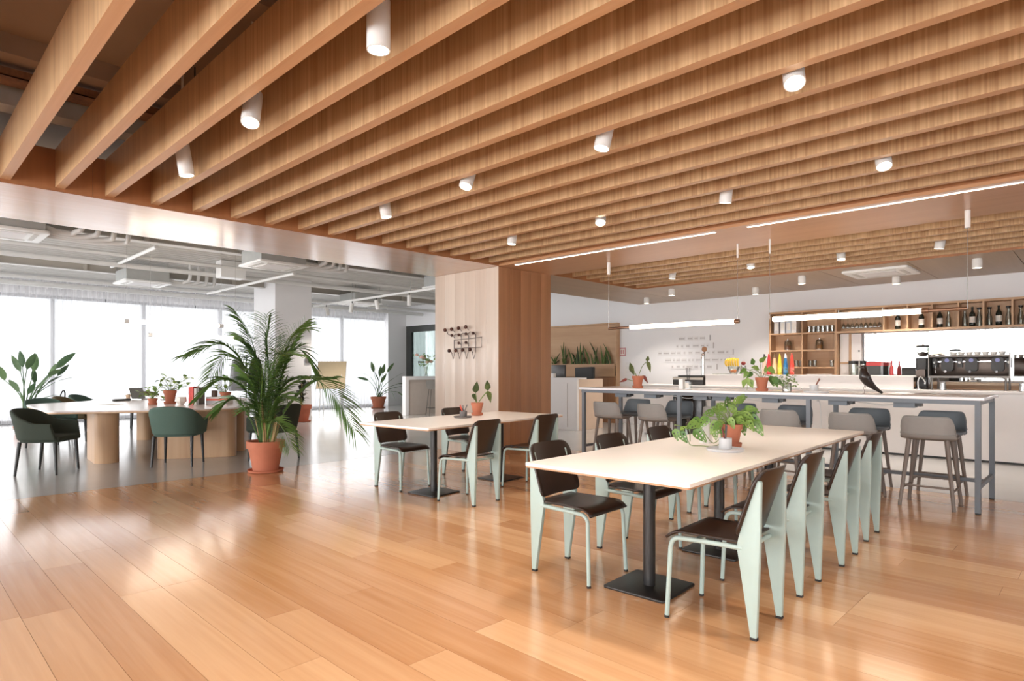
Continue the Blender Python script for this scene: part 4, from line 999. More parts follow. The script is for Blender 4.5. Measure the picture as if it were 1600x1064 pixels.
# ---- on the bar table
BT = 1.048; KB = 1/130.
t = thing('begonia', 'spotted begonia with reddish leaves in terracotta pot at the reception end of the bar table', 'potted plant', (7.12, 4.56, BT)); z = pot(t, .075, .145, M_terra)
for (a, b, ang, L_, W_, mm) in ((-.07, .22, -.3, .14, .08, M_beg), (.13, .36, .1, .08, .06, M_beg), (.13, .36, 2.9, .15, .07, M_beg), (.07, .17, 2.6, .12, .06, M_pink), (-.14, .12, -1.9, .12, .05, M_pink), (-.09, .27, 2.8, .1, .07, M_beg)):
    p = rel(a, b, 0); MB().tube(spline([(0, 0, z-.01), rel(a*.45, b*.8, 0), p], 5), .004, 6).build('stalk', M_stem, t, smooth=60)
    blade(MB(), p, rel(math.sin(ang), math.cos(ang), -.2), RV+FV*.4, L_, W_, .05, .15, 1).build('leaf', mm, t, smooth=60)
lv2 = [(1180, 568, 1.1, -.4), (1190, 565, 1.2, .6), (1185, 575, 1.2, -1.2), (1195, 572, 1.2, 2.2), (1202, 585, 1.2, 2.8), (1178, 580, 1, -2.2), (1168, 575, 1, -2.0), (1190, 580, 1, .1)]
vn2 = [dict(path=[(1188, 582, 0), (1172, 575, -.03), (1165, 585, -.05), (1163, 606, -.05)], leaves=[(1164, 578, 1, -2.5), (1162, 588, 1, 2.8), (1168, 592, 1, 2.9), (1160, 596, 1, -2.8), (1166, 600, .8, 2.6)]),
       dict(path=[(1190, 582, 0), (1205, 590, -.05), (1215, 598, -.06), (1225, 606, -.05)], leaves=[(1203, 586, 1.3, 2.9), (1208, 590, .8, 2.4)])]
trailing('pothos', 'trailing pothos in terracotta pot in the middle of the bar table', (7.12, 2.89, BT), .072, .14, M_terra, M_mon, lv2, vn2, .095, 22, K=KB, org=(1188, 608))
t = thing('variegated_vine', 'small-leaved variegated vine in a glass jar on the bar table', 'potted plant', (7.10, 2.60, BT))
MB().lathe([(.045, 0), (.05, .004), (.05, .09), (.042, .10), (.04, .10), (.047, .088), (.047, .008), (.001, .006)], 18).build('glass_jar', M_clear, t, smooth=40)
rr = random.Random(31); fb = MB()
for k in range(110):
    p = rel(rr.gauss(0, .065), .05+abs(rr.gauss(.06, .055)), rr.gauss(0, .05)); p.z = max(.012, p.z); d = rdir(rr, rr.uniform(.6, 2.2)); blade(fb, p, d, perp(d), .042, .026, .1, .15, 1, 3)
for k in range(10):
    p = rel(rr.gauss(0, .08), .1, rr.gauss(0, .05)); fb.tube([(0, 0, .09), p*.6+Vector((0, 0, .08)), p], .0015, 4)
o = fb.build('foliage', M_var, t, smooth=60); o['kind'] = 'stuff'
# ---- plants on the lounge table
def bushy(name, label, loc, r0, h, n, spread, up, leafm, size, seed, potm=None):
    t = thing(name, label, 'potted plant', loc); z = pot(t, r0, h, potm or M_terra); rr = random.Random(seed)
    for k in range(n):
        p = Vector((rr.gauss(0, spread), rr.gauss(0, spread), z+.02+abs(rr.gauss(up, up*.5)))); d = rdir(rr, rr.uniform(.6, 2.3))
        MB().tube([(0, 0, z-.01), Vector((p.x*.4, p.y*.4, (z+p.z)/2+.02)), p], .003, 4).build('stalk', M_stem, t)
        blade(MB(), p, d, perp(d), size*rr.uniform(.8, 1.2), size*.62, .2, .15, 1, 4).build('leaf', leafm, t, smooth=60)
    return t
bushy('pothos', 'leafy pothos in a tall terracotta pot near the faceted bowl', (3.30, 10.95, TZ), .095, .20, 26, .13, .14, M_mon, .11, 41)
bushy('pothos', 'low bushy pothos at the edge of the lounge table behind the green armchair', (3.02, 10.85, TZ), .07, .08, 22, .09, .09, M_mon, .09, 42)
bushy('pothos', 'leafy pothos in terracotta pot behind the flat book stack', (4.25, 11.15, TZ), .09, .14, 22, .13, .15, M_mon, .10, 43)
# ---- flowers on the tall counter
t = thing('flower_vase', 'glass vase of pale pink roses on the tall white counter', 'flowers', (11.13, 14.31, 1.10))
MB().lathe([(.05, 0), (.055, .003), (.03, .12), (.05, .28), (.046, .28), (.027, .12), (.05, .01), (.001, .008)], 18).build('vase', M_clear, t, smooth=40)
rr = random.Random(51); fb = MB(); M_rose = mat('pale_rose', (236, 196, 182), .7, var=.1)
for k in range(60):
    p = Vector((rr.gauss(0, .12), rr.gauss(0, .12), rr.uniform(.3, .62))); d = rdir(rr, rr.uniform(.4, 2.0)); blade(fb, p, d, perp(d), .13, .05, .2, .15, 0, 3)
for k in range(9): fb.tube([(0, 0, .02), (rr.gauss(0, .1), rr.gauss(0, .1), .5)], .004, 4)
o = fb.build('foliage', M_mon, t, smooth=60); o['kind'] = 'stuff'
for k in range(7):
    p = Vector((rr.gauss(0, .16), rr.gauss(0, .14), rr.uniform(.38, .62)))
    fl2 = MB()
    for q in range(3): fl2.lathe([(.012+.012*q, -.03), (.04+.012*q, .0), (.035+.014*q, .045-.01*q), (.03+.014*q, .04-.01*q), (.02+.01*q, -.02)], 7, p)
    fl2.build('rose', M_rose, t, smooth=60)
# ================================================================ BAR
M_barw = mat('white_solid_surface', (232, 228, 226), .35, var=.01)
br = thing('bar_counter', 'long white bar counter with overhanging top behind the bar table', 'counter', (0, 0, 0))
MB().box(10.77, 10.80, -5.9, 6.75, 0.03, .965).build('front_panel', M_barw, br)
MB().box(10.82, 10.85, -5.9, 6.75, 0, .03).build('plinth', M_dark, br)
MB().box(10.66, 11.30, -5.9, 6.78, .965, 1.0).build('countertop', M_barw, br, bevel=.003)
MB().box(10.80, 11.30, 6.72, 6.75, 0, .965).build('end_panel', M_barw, br)
bl = thing('bar_ledge', 'raised white ledge standing on the bar counter behind the bar table', 'ledge', (0, 0, 0))
MB().box(10.86, 10.90, 2.13, 5.47, 1.0, 1.18).build('front_panel', M_barw, bl)
MB().box(10.84, 11.35, 2.11, 5.47, 1.18, 1.205).build('ledge_top', M_barw, bl, bevel=.003)
# back bar counter below the mirror
bb = thing('back_counter', 'oak-fronted back counter below the mirror', 'counter', (0, 0, 0))
MB().box(12.0, 12.53, -5.9, 4.80, 1.05, 1.09).build('countertop', M_greywood, bb); MB().box(12.05, 12.53, -5.9, 4.80, 0, 1.05).build('carcass', M_shelf, bb)
# ---- shelving: tall two-bay part and long upper row, built on the wall
sh = thing('shelving_unit', 'oak wall shelving with open cells around the bar mirror', 'shelf', (0, 0, 0))
fx, bx_ = 12.26, 12.53
def bd(name, y0, y1, z0, z1, x0=fx): MB().box(x0, bx_, y0, y1, z0, z1).build(name, M_shelf, sh)
bd('upright', 4.80, 4.835, 1.09, 2.42); bd('upright', 4.20, 4.225, 1.09, 2.385); bd('upright', 3.605, 3.64, 1.09, 2.385)
bd('top_board', -4.0, 4.80, 2.385, 2.42)
bd('shelf_board', -4.0, 3.605, 1.96, 1.995)
for z in (1.335, 1.655, 1.985):
    bd('shelf_board', 3.64, 4.20, z-.014, z+.014); bd('shelf_board', 4.225, 4.80, z-.014, z+.014)
MB().box(12.51, 12.53, 3.64, 4.80, 1.09, 2.385).build('back_board', M_shelf, sh); MB().box(12.51, 12.53, -4.0, 3.605, 1.995, 2.385).build('back_board', M_shelf, sh)
for y in (2.845, 2.49, 2.14, 1.78, 1.45, 1.09, .75, .4, .05, -.3): bd('divider', y-.012, y+.012, 1.995, 2.385)
# mirror and cupboard doors under the upper row
mi = thing('bar_mirror', 'long wall mirror behind the espresso machine', 'mirror', (0, 0, 0))
MB().box(12.515, 12.53, -4.0, 3.20, 1.10, 1.955).build('mirror_glass', M_mirror, mi); MB().box(12.512, 12.53, 3.195, 3.215, 1.10, 1.955).build('edge_trim', M_steel, mi)
t = thing('cupboard', 'pale cupboard with oak stile beside the mirror', 'cupboard', (0, 0, 0))
MB().box(12.42, 12.53, 3.24, 3.59, 1.09, 1.95).build('body', M_barw, t); MB().box(12.405, 12.42, 3.40, 3.44, 1.09, 1.95).build('stile', M_shelf, t); MB().box(12.405, 12.42, 3.45, 3.59, 1.40, 1.43).build('rail', M_shelf, t)
MB().box(12.40, 12.42, 3.26, 3.285, 1.62, 1.645).build('knob', M_dark, t)
# ---- shelf contents
M_winegl = mat('dark_wine_glass', (26, 34, 28), .15, var=.05, coat=.3); M_lab = mat('cream_label', (226, 222, 214), .6)
def bottle(x, y, z, h, r, m, label, group, lab=True, capm=None, name='wine_bottle', cat='bottle'):
    t = thing(name, label, cat, (x, y, z), 0, group)
    MB().lathe([(r*.9, 0), (r, .01), (r, h*.60), (r*.86, h*.68), (r*.38, h*.78), (r*.34, h*.93), (r*.40, h*.94), (r*.40, h*.97), (r*.30, h*.97)], 16).build('bottle_body', m, t, smooth=40)
    MB().lathe([(r*.36, h*.93), (r*.41, h*.93), (r*.41, h), (r*.1, h*1.002)], 12).build('cap', capm or m, t, smooth=40)
    if lab: MB().lathe([(r*1.012, h*.2), (r*1.015, h*.2), (r*1.015, h*.5), (r*1.012, h*.5)], 16).build('label_band', M_lab, t, smooth=40)
    return t
wl = 'dark wine bottle with cream label in an upper shelf cell'
for y, l in ((2.66, 'alone in the cell next to the hanging glasses'), (2.31, 'alone in the second single cell'), (2.05, 'next to a clear glass bottle'), (1.61, 'between two clear carafes'), (1.27, 'between two clear carafes')):
    bottle(12.40, y, 1.996, .32, .042, M_winegl, 'dark wine bottle with cream label ' + l, 'wine bottles on the upper shelf')
for y in (1.93, 1.71, 1.52, 1.39, 1.15, 1.0, .86):
    t = thing('glass_carafe', 'tall clear carafe with dark stopper on the upper shelf', 'carafe', (12.40, y, 1.996), 0, 'carafes on the upper shelf')
    MB().lathe([(.036, 0), (.04, .004), (.038, .14), (.020, .21), (.022, .28), (.019, .28), (.017, .21), (.035, .14), (.036, .01), (.001, .008)], 14).build('carafe_body', M_clear, t, smooth=40)
    MB().lathe([(.02, .27), (.032, .28), (.032, .30), (.01, .305)], 12).build('stopper', M_black, t, smooth=40)
# hanging stemware
stem_pr = [(.034, 0), (.034, -.004), (.005, -.008), (.004, -.075), (.022, -.095), (.034, -.13), (.030, -.175), (.028, -.175), (.031, -.13), (.003, -.09)]
gm = MB().lathe(stem_pr, 12).mesh('wine_glass', M_clear, smooth=50)
MB().box(12.30, 12.31, 2.87, 3.59, 2.225, 2.24).box(12.45, 12.46, 2.87, 3.59, 2.225, 2.24).box(12.30, 12.46, 2.87, 2.88, 2.225, 2.385).box(12.30, 12.46, 3.58, 3.59, 2.225, 2.385).build('glass_rail', M_steel, sh)
for k in range(9):
    o = link('wine_glass', gm, None, (12.38, 3.52-.073*k, 2.222)); tag(o, 'clear stem glass hanging upside down from the shelf rail', 'wine glass', 'hanging stem glasses')
tum = MB().lathe([(.026, 0), (.034, .003), (.038, .12), (.035, .12), (.03, .012), (.001, .01)], 14).mesh('tumbler', M_clear, smooth=40)
for k in range(6):
    o = link('tumbler', tum, None, (12.38, 4.12-.082*k, 2.0)); tag(o, 'clear tall tumbler on the upper right shelf cell', 'glass', 'tumblers on the upper right cell')
for k, (y, z) in enumerate(((4.1, 1.35), (4.02, 1.35), (3.72, 1.35), (4.36, 1.35), (4.27, 1.35))):
    o = link('tumbler', tum, None, (12.38, y, z)); tag(o, 'clear tumbler on the lowest shelf of the oak cells', 'glass', 'tumblers on the lowest cells')
for k, (y, c) in enumerate(((4.70, (204, 200, 204)), (4.58, (226, 226, 230)), (4.47, (208, 214, 222)), (4.37, (240, 240, 240)))):
    t = thing('binder', ['grey', 'white', 'blue-grey', 'bright white'][k] + ' box file standing in the top left shelf cell', 'box file', (12.40, y, 2.0), 0, 'box files on the top left cell')
    MB().box(-.12, .1, -.045, .045, 0, .24).build('body', mat('file_%d' % c[0], c, .5), t); MB().box(-.123, -.12, -.03, .03, .06, .2).build('spine_label', M_paper, t)
for y, c, l in ((4.52, (150, 90, 56), 'lidded glass jar of coffee beans in the left shelf cell'), (3.94, (196, 128, 64), 'lidded glass jar of amber sugar in the right shelf cell')):
    t = thing('storage_jar', l, 'jar', (12.39, y, 1.67), 0, 'storage jars on the middle shelf')
    MB().lathe([(.06, 0), (.066, .004), (.066, .15), (.055, .17), (.052, .17), (.062, .15), (.062, .008), (.001, .006)], 18).build('jar_glass', M_clear, t, smooth=40)
    MB().lathe([(.001, .008), (.058, .008), (.058, .09), (.001, .095)], 16).build('contents', mat('jar_%d' % c[0], c, .8, var=.3, scale=60), t, smooth=40)
    MB().lathe([(.057, .17), (.06, .172), (.05, .19), (.015, .2), (.015, .22), (.001, .222)], 16).build('lid', M_steel, t, smooth=40)
t = thing('mini_fridge', 'black under-counter fridge set against the bar front below the tap', 'fridge', (10.62, 5.70, 0))
MB().box(-.02, .10, -.30, .30, .03, .90).build('cabinet', M_black, t); MB().box(-.035, -.02, -.295, .295, .05, .89).build('door', mat('black_glass', (18, 17, 17), .12, var=.02), t, bevel=.004); MB().box(-.06, -.035, .22, .24, .45, .75).build('handle', M_steel, t); MB().box(0, .09, -.28, .28, 0, .03).build('plinth', M_dark, t)
# ---- on the raised ledge
LZ = 1.205
cols = [((226, 196, 176), 'blush'), ((206, 60, 62), 'red'), ((228, 188, 150), 'peach'), ((222, 206, 60), 'yellow'), ((40, 112, 162), 'blue'), ((226, 74, 60), 'scarlet')]
for k, (y, (c, nm)) in enumerate(zip((4.48, 4.40, 4.30, 4.21, 4.11, 4.0), cols)):
    m = mat('syrup_' + nm, c, .3, var=.04)
    t = thing('syrup_bottle', nm + ' syrup bottle with pointed pourer on the bar ledge', 'bottle', (11.15, y, LZ), 0, 'syrup bottles on the bar ledge')
    MB().lathe([(.034, 0), (.038, .006), (.038, .17), (.031, .21), (.022, .30), (.02, .30)], 16).build('bottle_body', m, t, smooth=40)
    MB().tube([(0, 0, .29), (0, 0, .33), (-.012, 0, .37)], [.024, .018, .008], 10).build('pourer', mat('pourer_%d' % k, [(70, 66, 70), (206, 60, 62), (120, 92, 60), (222, 206, 60), (230, 232, 236), (226, 74, 60)][k], .4), t, smooth=60)
    MB().lathe([(.0383, .04), (.0386, .04), (.0386, .13), (.0383, .13)], 16).build('label_band', mat('syrup_label_' + nm, tuple(min(255, int(v*.8+50)) for v in c), .5, var=.25, scale=60), t)
# beer tap on its box, fruit, jar, tray
t = thing('draught_tap', 'chrome draught tap column with round brown badge on the bar counter', 'tap', (11.22, 5.70, 1.0))
MB().tube([(0, 0, 0), (0, 0, .56)], .022, 12).build('column', mat('chrome', (220, 220, 222), .08, metal=1, var=0), t, smooth=50)
MB().lathe([(.06, 0), (.06, .01), (.03, .03)], 16).build('flange', MATS['chrome'], t, smooth=40)
MB().ball((0, 0, .58), (.04, .04, .035), 12, 8).build('tap_head', MATS['chrome'], t, smooth=180)
MB().tube([(-.03, 0, .58), (-.10, -.02, .56), (-.11, -.02, .50)], .012, 8).build('spout', MATS['chrome'], t, smooth=60)
MB().tube([(0, -.02, .6), (-.01, -.03, .66)], .008, 6).build('lever', M_black, t)
MB().lathe([(.001, -.008), (.052, -.008), (.052, .008), (.001, .008)], 18, (-.012, -.03, .69), Matrix.Rotation(PI/2, 3, 'Y')).build('badge', mat('brown_badge', (120, 84, 58), .4), t)
t = thing('receipt_machine', 'low black machine box with wooden front strip on the bar counter', 'machine', (10.95, 5.84, 1.0))
MB().box(-.12, .13, -.335, .30, 0, .15).build('case', M_black, t, bevel=.006); MB().box(-.128, -.12, -.34, .30, .10, .145).build('front_strip', M_greige, t); MB().box(-.1, .12, -.3, .2, .15, .185).build('lid', M_dark, t, bevel=.006)
M_ban = mat('banana_yellow', (226, 186, 54), .5, var=.12); M_ora = mat('orange_peel', (232, 120, 40), .55, bump=.1, scale=60); M_app = mat('red_apple', (132, 40, 40), .4)
t = thing('fruit_bowl', 'clear glass bowl holding fruit on the bar ledge', 'bowl', (11.1, 5.03, LZ)); MB().lathe([(.05, 0), (.06, .004), (.10, .09), (.115, .15), (.111, .15), (.095, .09), (.05, .012), (.001, .01)], 20).build('bowl_glass', M_clear, t, smooth=40)
for k, (a, b) in enumerate(((.05, 0), (.05, 2.094), (.05, 4.189))):
    o = MB().ball((11.1+a*math.cos(b)*.75, 5.03+a*math.sin(b)*.75, LZ+.062), .032, 14, 10).build('orange', M_ora, smooth=180); tag(o, 'orange lying in the glass bowl on the bar ledge', 'orange', 'oranges in the glass bowl')
for k in range(6):
    a = -.55+.22*k; pts = [(11.1-.03, 5.03-.1+.038*k, LZ+.31-.01*abs(k-2.5)), (11.1-.09, 5.03-.115+.044*k, LZ+.26), (11.1-.10, 5.03-.12+.046*k, LZ+.20), (11.1-.06, 5.03-.11+.042*k, LZ+.15)]
    o = MB().tube(spline(pts, 4), [.008]+[.018]*10+[.014, .006], 8).build('banana', M_ban, smooth=60); tag(o, 'ripe banana draped on the bunch over the glass bowl', 'banana', 'banana bunch on the bar ledge')
o = MB().ball((11.12, 4.855, LZ+.205), (.042, .042, .038), 14, 10).build('apple', M_app, smooth=180); tag(o, 'dark red apple lying on the lid of the glass jar beside the bananas', 'apple')
t = thing('storage_jar', 'glass jar of dark sweets on the bar ledge beside the bananas', 'jar', (11.12, 4.855, LZ)); MB().lathe([(.05, 0), (.056, .004), (.056, .12), (.045, .145), (.042, .145), (.052, .12), (.052, .008), (.001, .006)], 16).build('jar_glass', M_clear, t, smooth=40)
MB().lathe([(.001, .008), (.05, .008), (.05, .07), (.001, .075)], 14).build('contents', M_app, t, smooth=40); MB().lathe([(.046, .145), (.05, .146), (.05, .164), (.001, .166)], 14).build('lid', M_steel, t, smooth=40)
o = MB().lathe([(.001, 0), (.16, .002), (.17, .016), (.165, .016), (.155, .006), (.001, .006)], 24).build('glass_tray', M_clear, smooth=40, loc=(11.1, 5.27, LZ)); tag(o, 'flat clear tray at the tap end of the bar ledge', 'tray')
o = MB().lathe([(.001, 0), (.19, .004), (.20, .012), (.001, .008)], 24).build('cake_plate', M_plasticw, smooth=40, loc=(11.15, 3.55, LZ)); tag(o, 'flat white plate on the bar ledge behind the pencil cup', 'plate')
# back-counter clutter in front of the mirror
BZ = 1.09
def jar(y, r, h, l, lidm, body=None, x=12.25):
    t = thing('blender_jar', l, 'jar', (x, y, BZ)); MB().lathe([(r*.9, 0), (r, .005), (r*1.05, h*.85), (r, h*.85), (r*.9, .01), (.001, .008)], 16).build('jar_glass', body or M_clear, t, smooth=40); MB().lathe([(r*1.08, h*.84), (r*1.1, h*.84), (r*1.1, h), (.01, h*1.005)], 16).build('lid', lidm, t, smooth=40)
jar(3.32, .075, .36, 'wide blender jar with black lid beside the cupboard', M_black); jar(3.16, .05, .36, 'slim blender jar with black lid', M_black)
t = thing('card_terminal_box', 'dark box with red top on the back counter', 'box', (12.25, 2.98, BZ)); MB().box(-.08, .08, -.11, .11, 0, .27).build('case', M_dark, t); MB().box(-.085, .085, -.115, .115, .27, .34).build('top', mat('red_box', (196, 70, 70), .5), t)
bottle(12.25, 2.72, BZ, .36, .034, mat('red_sauce', (206, 84, 84), .3), 'red sauce bottle on the back counter before the mirror', None, False, None, 'sauce_bottle')
o = MB().prism(rrect(-.13, .13, -.1, .1, .02), 0, .24, lambda p, q, a: (q*.7, p, a)).build('black_tin', M_black, loc=(12.2, 2.42, BZ), bevel=.008); tag(o, 'black rounded tin on the back counter before the mirror', 'tin')
# ---- espresso machine and grinder
M_dst = mat('brushed_dark_steel', (122, 118, 114), .42, metal=.7); M_chr = MATS['chrome']; M_gun = mat('gunmetal', (84, 74, 68), .3, metal=.8)
es = thing('espresso_machine', 'three-group chrome espresso machine on the bar counter', 'espresso machine', (11.15, 1.47, 1.0))
MB().box(-.30, .25, -.47, .47, 0.175, .205).build('drip_tray', M_dst, es)
for sx in (-.26, .21):
    for sy in (-.43, .43): MB().tube([(sx, sy, 0), (sx, sy, .175)], .014, 10).build('foot', M_dst, es)
MB().box(-.05, .25, -.46, .46, .205, .50).build('body', M_gun, es, bevel=.01)
MB().box(-.22, .25, -.47, .47, .475, .505).build('top_deck', M_dst, es, bevel=.006)
for sy in (-.475, .47): MB().box(-.24, .26, sy, sy+.012, .175, .53).build('side_panel', M_dst, es)
MB().box(-.06, -.05, -.45, .45, .405, .42).build('trim_strip', M_chr, es)
for y in (.26, -.03, -.33):
    MB().prism(fillet([(-.075, .27), (.075, .27), (.07, .47), (-.07, .47)], .05, 4), -.16, -.05, lambda p, q, a, y=y: (a, y+p, q)).build('group_cover', M_black, es, smooth=40)
    MB().tube([(-.12, y, .27), (-.12, y, .33)], .035, 14).build('group_head', M_chr, es, smooth=50)
    MB().tube([(-.15, y, .285), (-.30, y, .27)], [.014, .018], 10).build('portafilter', M_chr, es, smooth=50)
    MB().lathe([(.001, 0), (.028, 0), (.028, .006), (.001, .006)], 14, (-.165, y, .43), Matrix.Rotation(-PI/2, 3, 'Y')).build('dial', mat('dial_blue', (120, 124, 186), .3), es)
for y in (.42, .115, -.45):
    MB().box(-.10, -.05, y-.03, y+.03, .33, .46).build('control', M_black, es); MB().tube([(-.1, y, .40), (-.13, y, .40)], .018, 10).build('knob', M_plasticw, es)
MB().tube([(-.12, .40, .46), (-.18, .40, .36), (-.17, .40, .24)], .006, 6).build('steam_wand', M_chr, es)
cupm = MB().lathe([(.022, 0), (.025, .002), (.04, .05), (.037, .05), (.02, .008), (.001, .008)], 12).mesh('coffee_cup', M_plasticw, smooth=40)
for i in range(7):
    for j in range(2):
        o = link('coffee_cup', cupm, None, (11.15+.0+.1*j, 1.47-.36+.095*i, 1.506)); o.rotation_euler = (0, 0, 0); tag(o, 'white coffee cup set out on top of the espresso machine', 'cup', 'cups on the espresso machine')
cl_ = mat('linen_towel', (196, 188, 176), .9, bump=.2, scale=20)
o = MB().grid(lambda u, v: (-.1+.26*u, -.08+.16*v, .012+.03*math.sin(PI*u)*math.sin(PI*v)+.01*math.sin(9*u+5*v)), 10, 8).build('folded_towel', cl_, smooth=120, loc=(11.12, 1.86, 1.506)); tag(o, 'crumpled beige towel on top of the espresso machine', 'towel')
gr = thing('coffee_grinder', 'black coffee grinder with clear bean hopper beside the espresso machine', 'grinder', (11.15, 2.06, 1.0))
MB().box(-.18, .12, -.085, .085, 0, .03).build('base', M_black, gr, bevel=.006); MB().prism(rrect(-.10, .12, -.08, .08, .03), .03, .47).build('body', M_black, gr, smooth=30)
MB().lathe([(.035, .47), (.055, .50), (.085, .56), (.085, .64), (.08, .64), (.08, .56), (.05, .505)], 18).build('hopper', M_clear, gr, smooth=40); MB().lathe([(.088, .64), (.09, .645), (.09, .665), (.001, .67)], 18).build('lid', M_black, gr, smooth=40)
MB().lathe([(.04, .5), (.07, .55), (.001, .57)], 16).build('beans', mat('coffee_beans', (70, 44, 30), .5, var=.3, scale=80), gr); MB().tube([(-.1, 0, .3), (-.2, .05, .29)], .01, 8).build('fork', M_chr, gr); MB().box(-.17, -.1, -.06, .06, .18, .30).build('doser', M_gun, gr)
t = thing('bar_tap', 'arched steel water tap on the bar counter', 'tap', (10.80, 2.02, 1.0))
MB().tube(spline([(0, .03, 0), (0, .035, .12), (0, .0, .19), (0, -.05, .12), (0, -.05, .08)], 6), .013, 10).build('spout', M_steel, t, smooth=60); MB().lathe([(.03, 0), (.03, .012), (.014, .02)], 14, (0, .03, 0)).build('collar', M_steel, t, smooth=40)
# utensils under the machine level
for k, (y, l) in enumerate(((1.75, 'steel milk jug beside the espresso machine feet'), (.85, 'steel milk jug at the open end of the espresso machine'))):
    o = MB().lathe([(.04, 0), (.045, .004), (.038, .1), (.042, .12), (.039, .12), (.04, .01), (.001, .008)], 16).build('milk_jug', M_steel, smooth=40, loc=(10.8, y, 1.0)); tag(o, l, 'jug')
# ---- wall fittings behind the bar
t = thing('lettering_sign', 'five rails of small grey word tiles on the white wall', 'wall sign', (12.55, 0, 0))
M_tile = mat('pale_tile', (230, 229, 230), .5); M_grey = mat('grey_print', (184, 180, 182), .6)
rw = random.Random(9)
for y0, y1, z in ((6.98, 6.22, 1.985), (7.04, 6.14, 1.816), (7.50, 5.70, 1.667), (7.32, 5.78, 1.505), (7.16, 6.06, 1.357)):
    MB().box(-.012, 0, y1, y0, z-.055, z-.048).build('rail', M_tile, t); MB().box(-.02, 0, y1-.012, y1, z-.06, z+.06).build('end_bar', M_grey, t)
    y = y0 - .02
    while y - .06 > y1 + .04:
        w = min(rw.choice((.05, .09, .12, .15)), y-y1-.04); MB().box(-.008, 0, y-w, y, z-.04, z+.04).build('tile', M_tile, t)
        n = max(1, int(w/.022)); mb = MB()
        for q in range(n): mb.box(-.0095, -.008, y-.006-(q+1)*(w-.012)/n+.005, y-.006-q*(w-.012)/n, z-.014, z+.012)
        mb.build('print', M_grey, t); y -= w + rw.choice((.04, .07))
t = thing('notice_sign', 'small red and white framed notice beside the oak niche', 'sign', (12.55, 8.46, 1.72)); MB().box(-.012, 0, -.09, .09, -.10, .10).build('frame', mat('pinkish_red', (206, 150, 156), .5), t)
MB().box(-.015, -.012, -.065, .065, -.075, .075).build('sheet', M_paper, t); MB().box(-.016, -.015, -.04, -.015, -.05, .05).box(-.016, -.015, .015, .04, -.05, .05).build('print', mat('red_print', (196, 110, 116), .5), t)
for z, l in ((1.44, 'upper'), (1.34, 'middle'), (1.24, 'lower')):
    t = thing('light_switch', l + ' white switch plate below the red notice', 'switch', (12.55, 8.30, z)); MB().box(-.008, 0, -.09, .09, -.04, .04).build('plate', M_plasticw, t); MB().box(-.012, -.008, -.06, -.005, -.025, .025).box(-.012, -.008, .005, .06, -.025, .025).build('rocker', M_white, t)
# ---- reception: niche with snake plants, desk
ni = thing('oak_niche', 'oak-lined niche with planter behind the reception desk', 'wall panel', (0, 0, 0))
MB().box(12.50, 12.549, 8.54, 11.9, 0, 2.43).build('back_panel', M_shelf, ni)
MB().box(12.40, 12.50, 8.54, 8.565, 0, 2.43).build('side_frame', M_shelf, ni); MB().box(12.40, 12.50, 8.565, 11.9, 2.40, 2.43).build('top_frame', M_shelf, ni)
MB().box(12.36, 12.38, 8.57, 11.9, 1.12, 1.43).build('planter_front', M_shelf, ni); MB().box(12.38, 12.50, 8.57, 11.9, 1.12, 1.14).build('planter_base', M_shelf, ni); MB().box(12.38, 12.50, 8.57, 11.9, 1.14, 1.38).build('soil', M_soil, ni)
MB().box(12.38, 12.50, 8.57, 11.9, 0, 1.11).build('lower_panel', M_colB, ni)
rs = random.Random(14)
for k, (y, hs) in enumerate(((10.5, .35), (10.1, .62), (9.8, .5), (9.52, .60), (9.2, .60), (8.85, .55))):
    t = thing('snake_plant', 'upright snake plant growing in the oak planter of the niche', 'plant', (12.43, y, 1.385), 0, 'snake plants in the niche')
    for j in range(6):
        h = hs*(1 if j == 0 else rs.uniform(.25, .95)); bx2, by2 = rs.uniform(-.03, .03), rs.gauss(0, .09); lx2, ly2 = rs.uniform(-.04, .0), rs.gauss(0, .12)
        mb = MB(); w = .026
        for i in range(6):
            q = i/5; c = Vector((bx2+lx2*q*q, by2+ly2*q*q, h*q)); ww = w*(.8+.5*math.sin(PI*q*.9))*(1-q**4*.98)
            mb.v += [tuple(c+Vector((-.012*ww/w, ww*.9, 0))), tuple(c+Vector((.012, 0, 0))), tuple(c+Vector((-.012*ww/w, -ww*.9, 0)))]
        for i in range(5):
            a = i*3; mb.f += [(a, a+1, a+4, a+3), (a+1, a+2, a+5, a+4)]
        mb.build('leaf', M_snake, t, smooth=80)
rd = thing('reception_desk', 'white reception desk with sand-coloured side panel in front of the oak niche', 'desk', (0, 0, 0))
MB().box(10.30, 10.36, 8.09, 10.6, 0, 1.09).build('front_panel', M_barw, rd); MB().box(10.285, 10.30, 8.35, 10.6, .06, 1.0).build('raised_panel', M_barw, rd)
MB().box(10.36, 11.22, 8.09, 8.14, 0, 1.09).build('side_panel', mat('sand_panel', (206, 182, 160), .5), rd); MB().box(10.28, 10.62, 8.08, 10.6, 1.09, 1.12).build('ledge_top', M_barw, rd); MB().box(10.36, 11.22, 8.14, 10.6, .70, .74).build('worktop', M_barw, rd)
t = thing('computer_monitor', 'black computer monitor on the reception desk', 'monitor', (10.72, 8.95, .74), -.3); MB().box(-.02, .02, -.28, .28, .28, .66).build('screen', mat('monitor_shell', (66, 64, 64), .35), t, bevel=.012); MB().tube([(.02, 0, 0), (.02, 0, .4)], .025, 10).build('stand', M_dark, t); MB().box(-.1, .14, -.13, .13, 0, .012).build('base', M_dark, t)
t = thing('office_chair', 'black high-backed office chair behind the reception desk', 'chair', (11.55, 9.0, 0), 0)
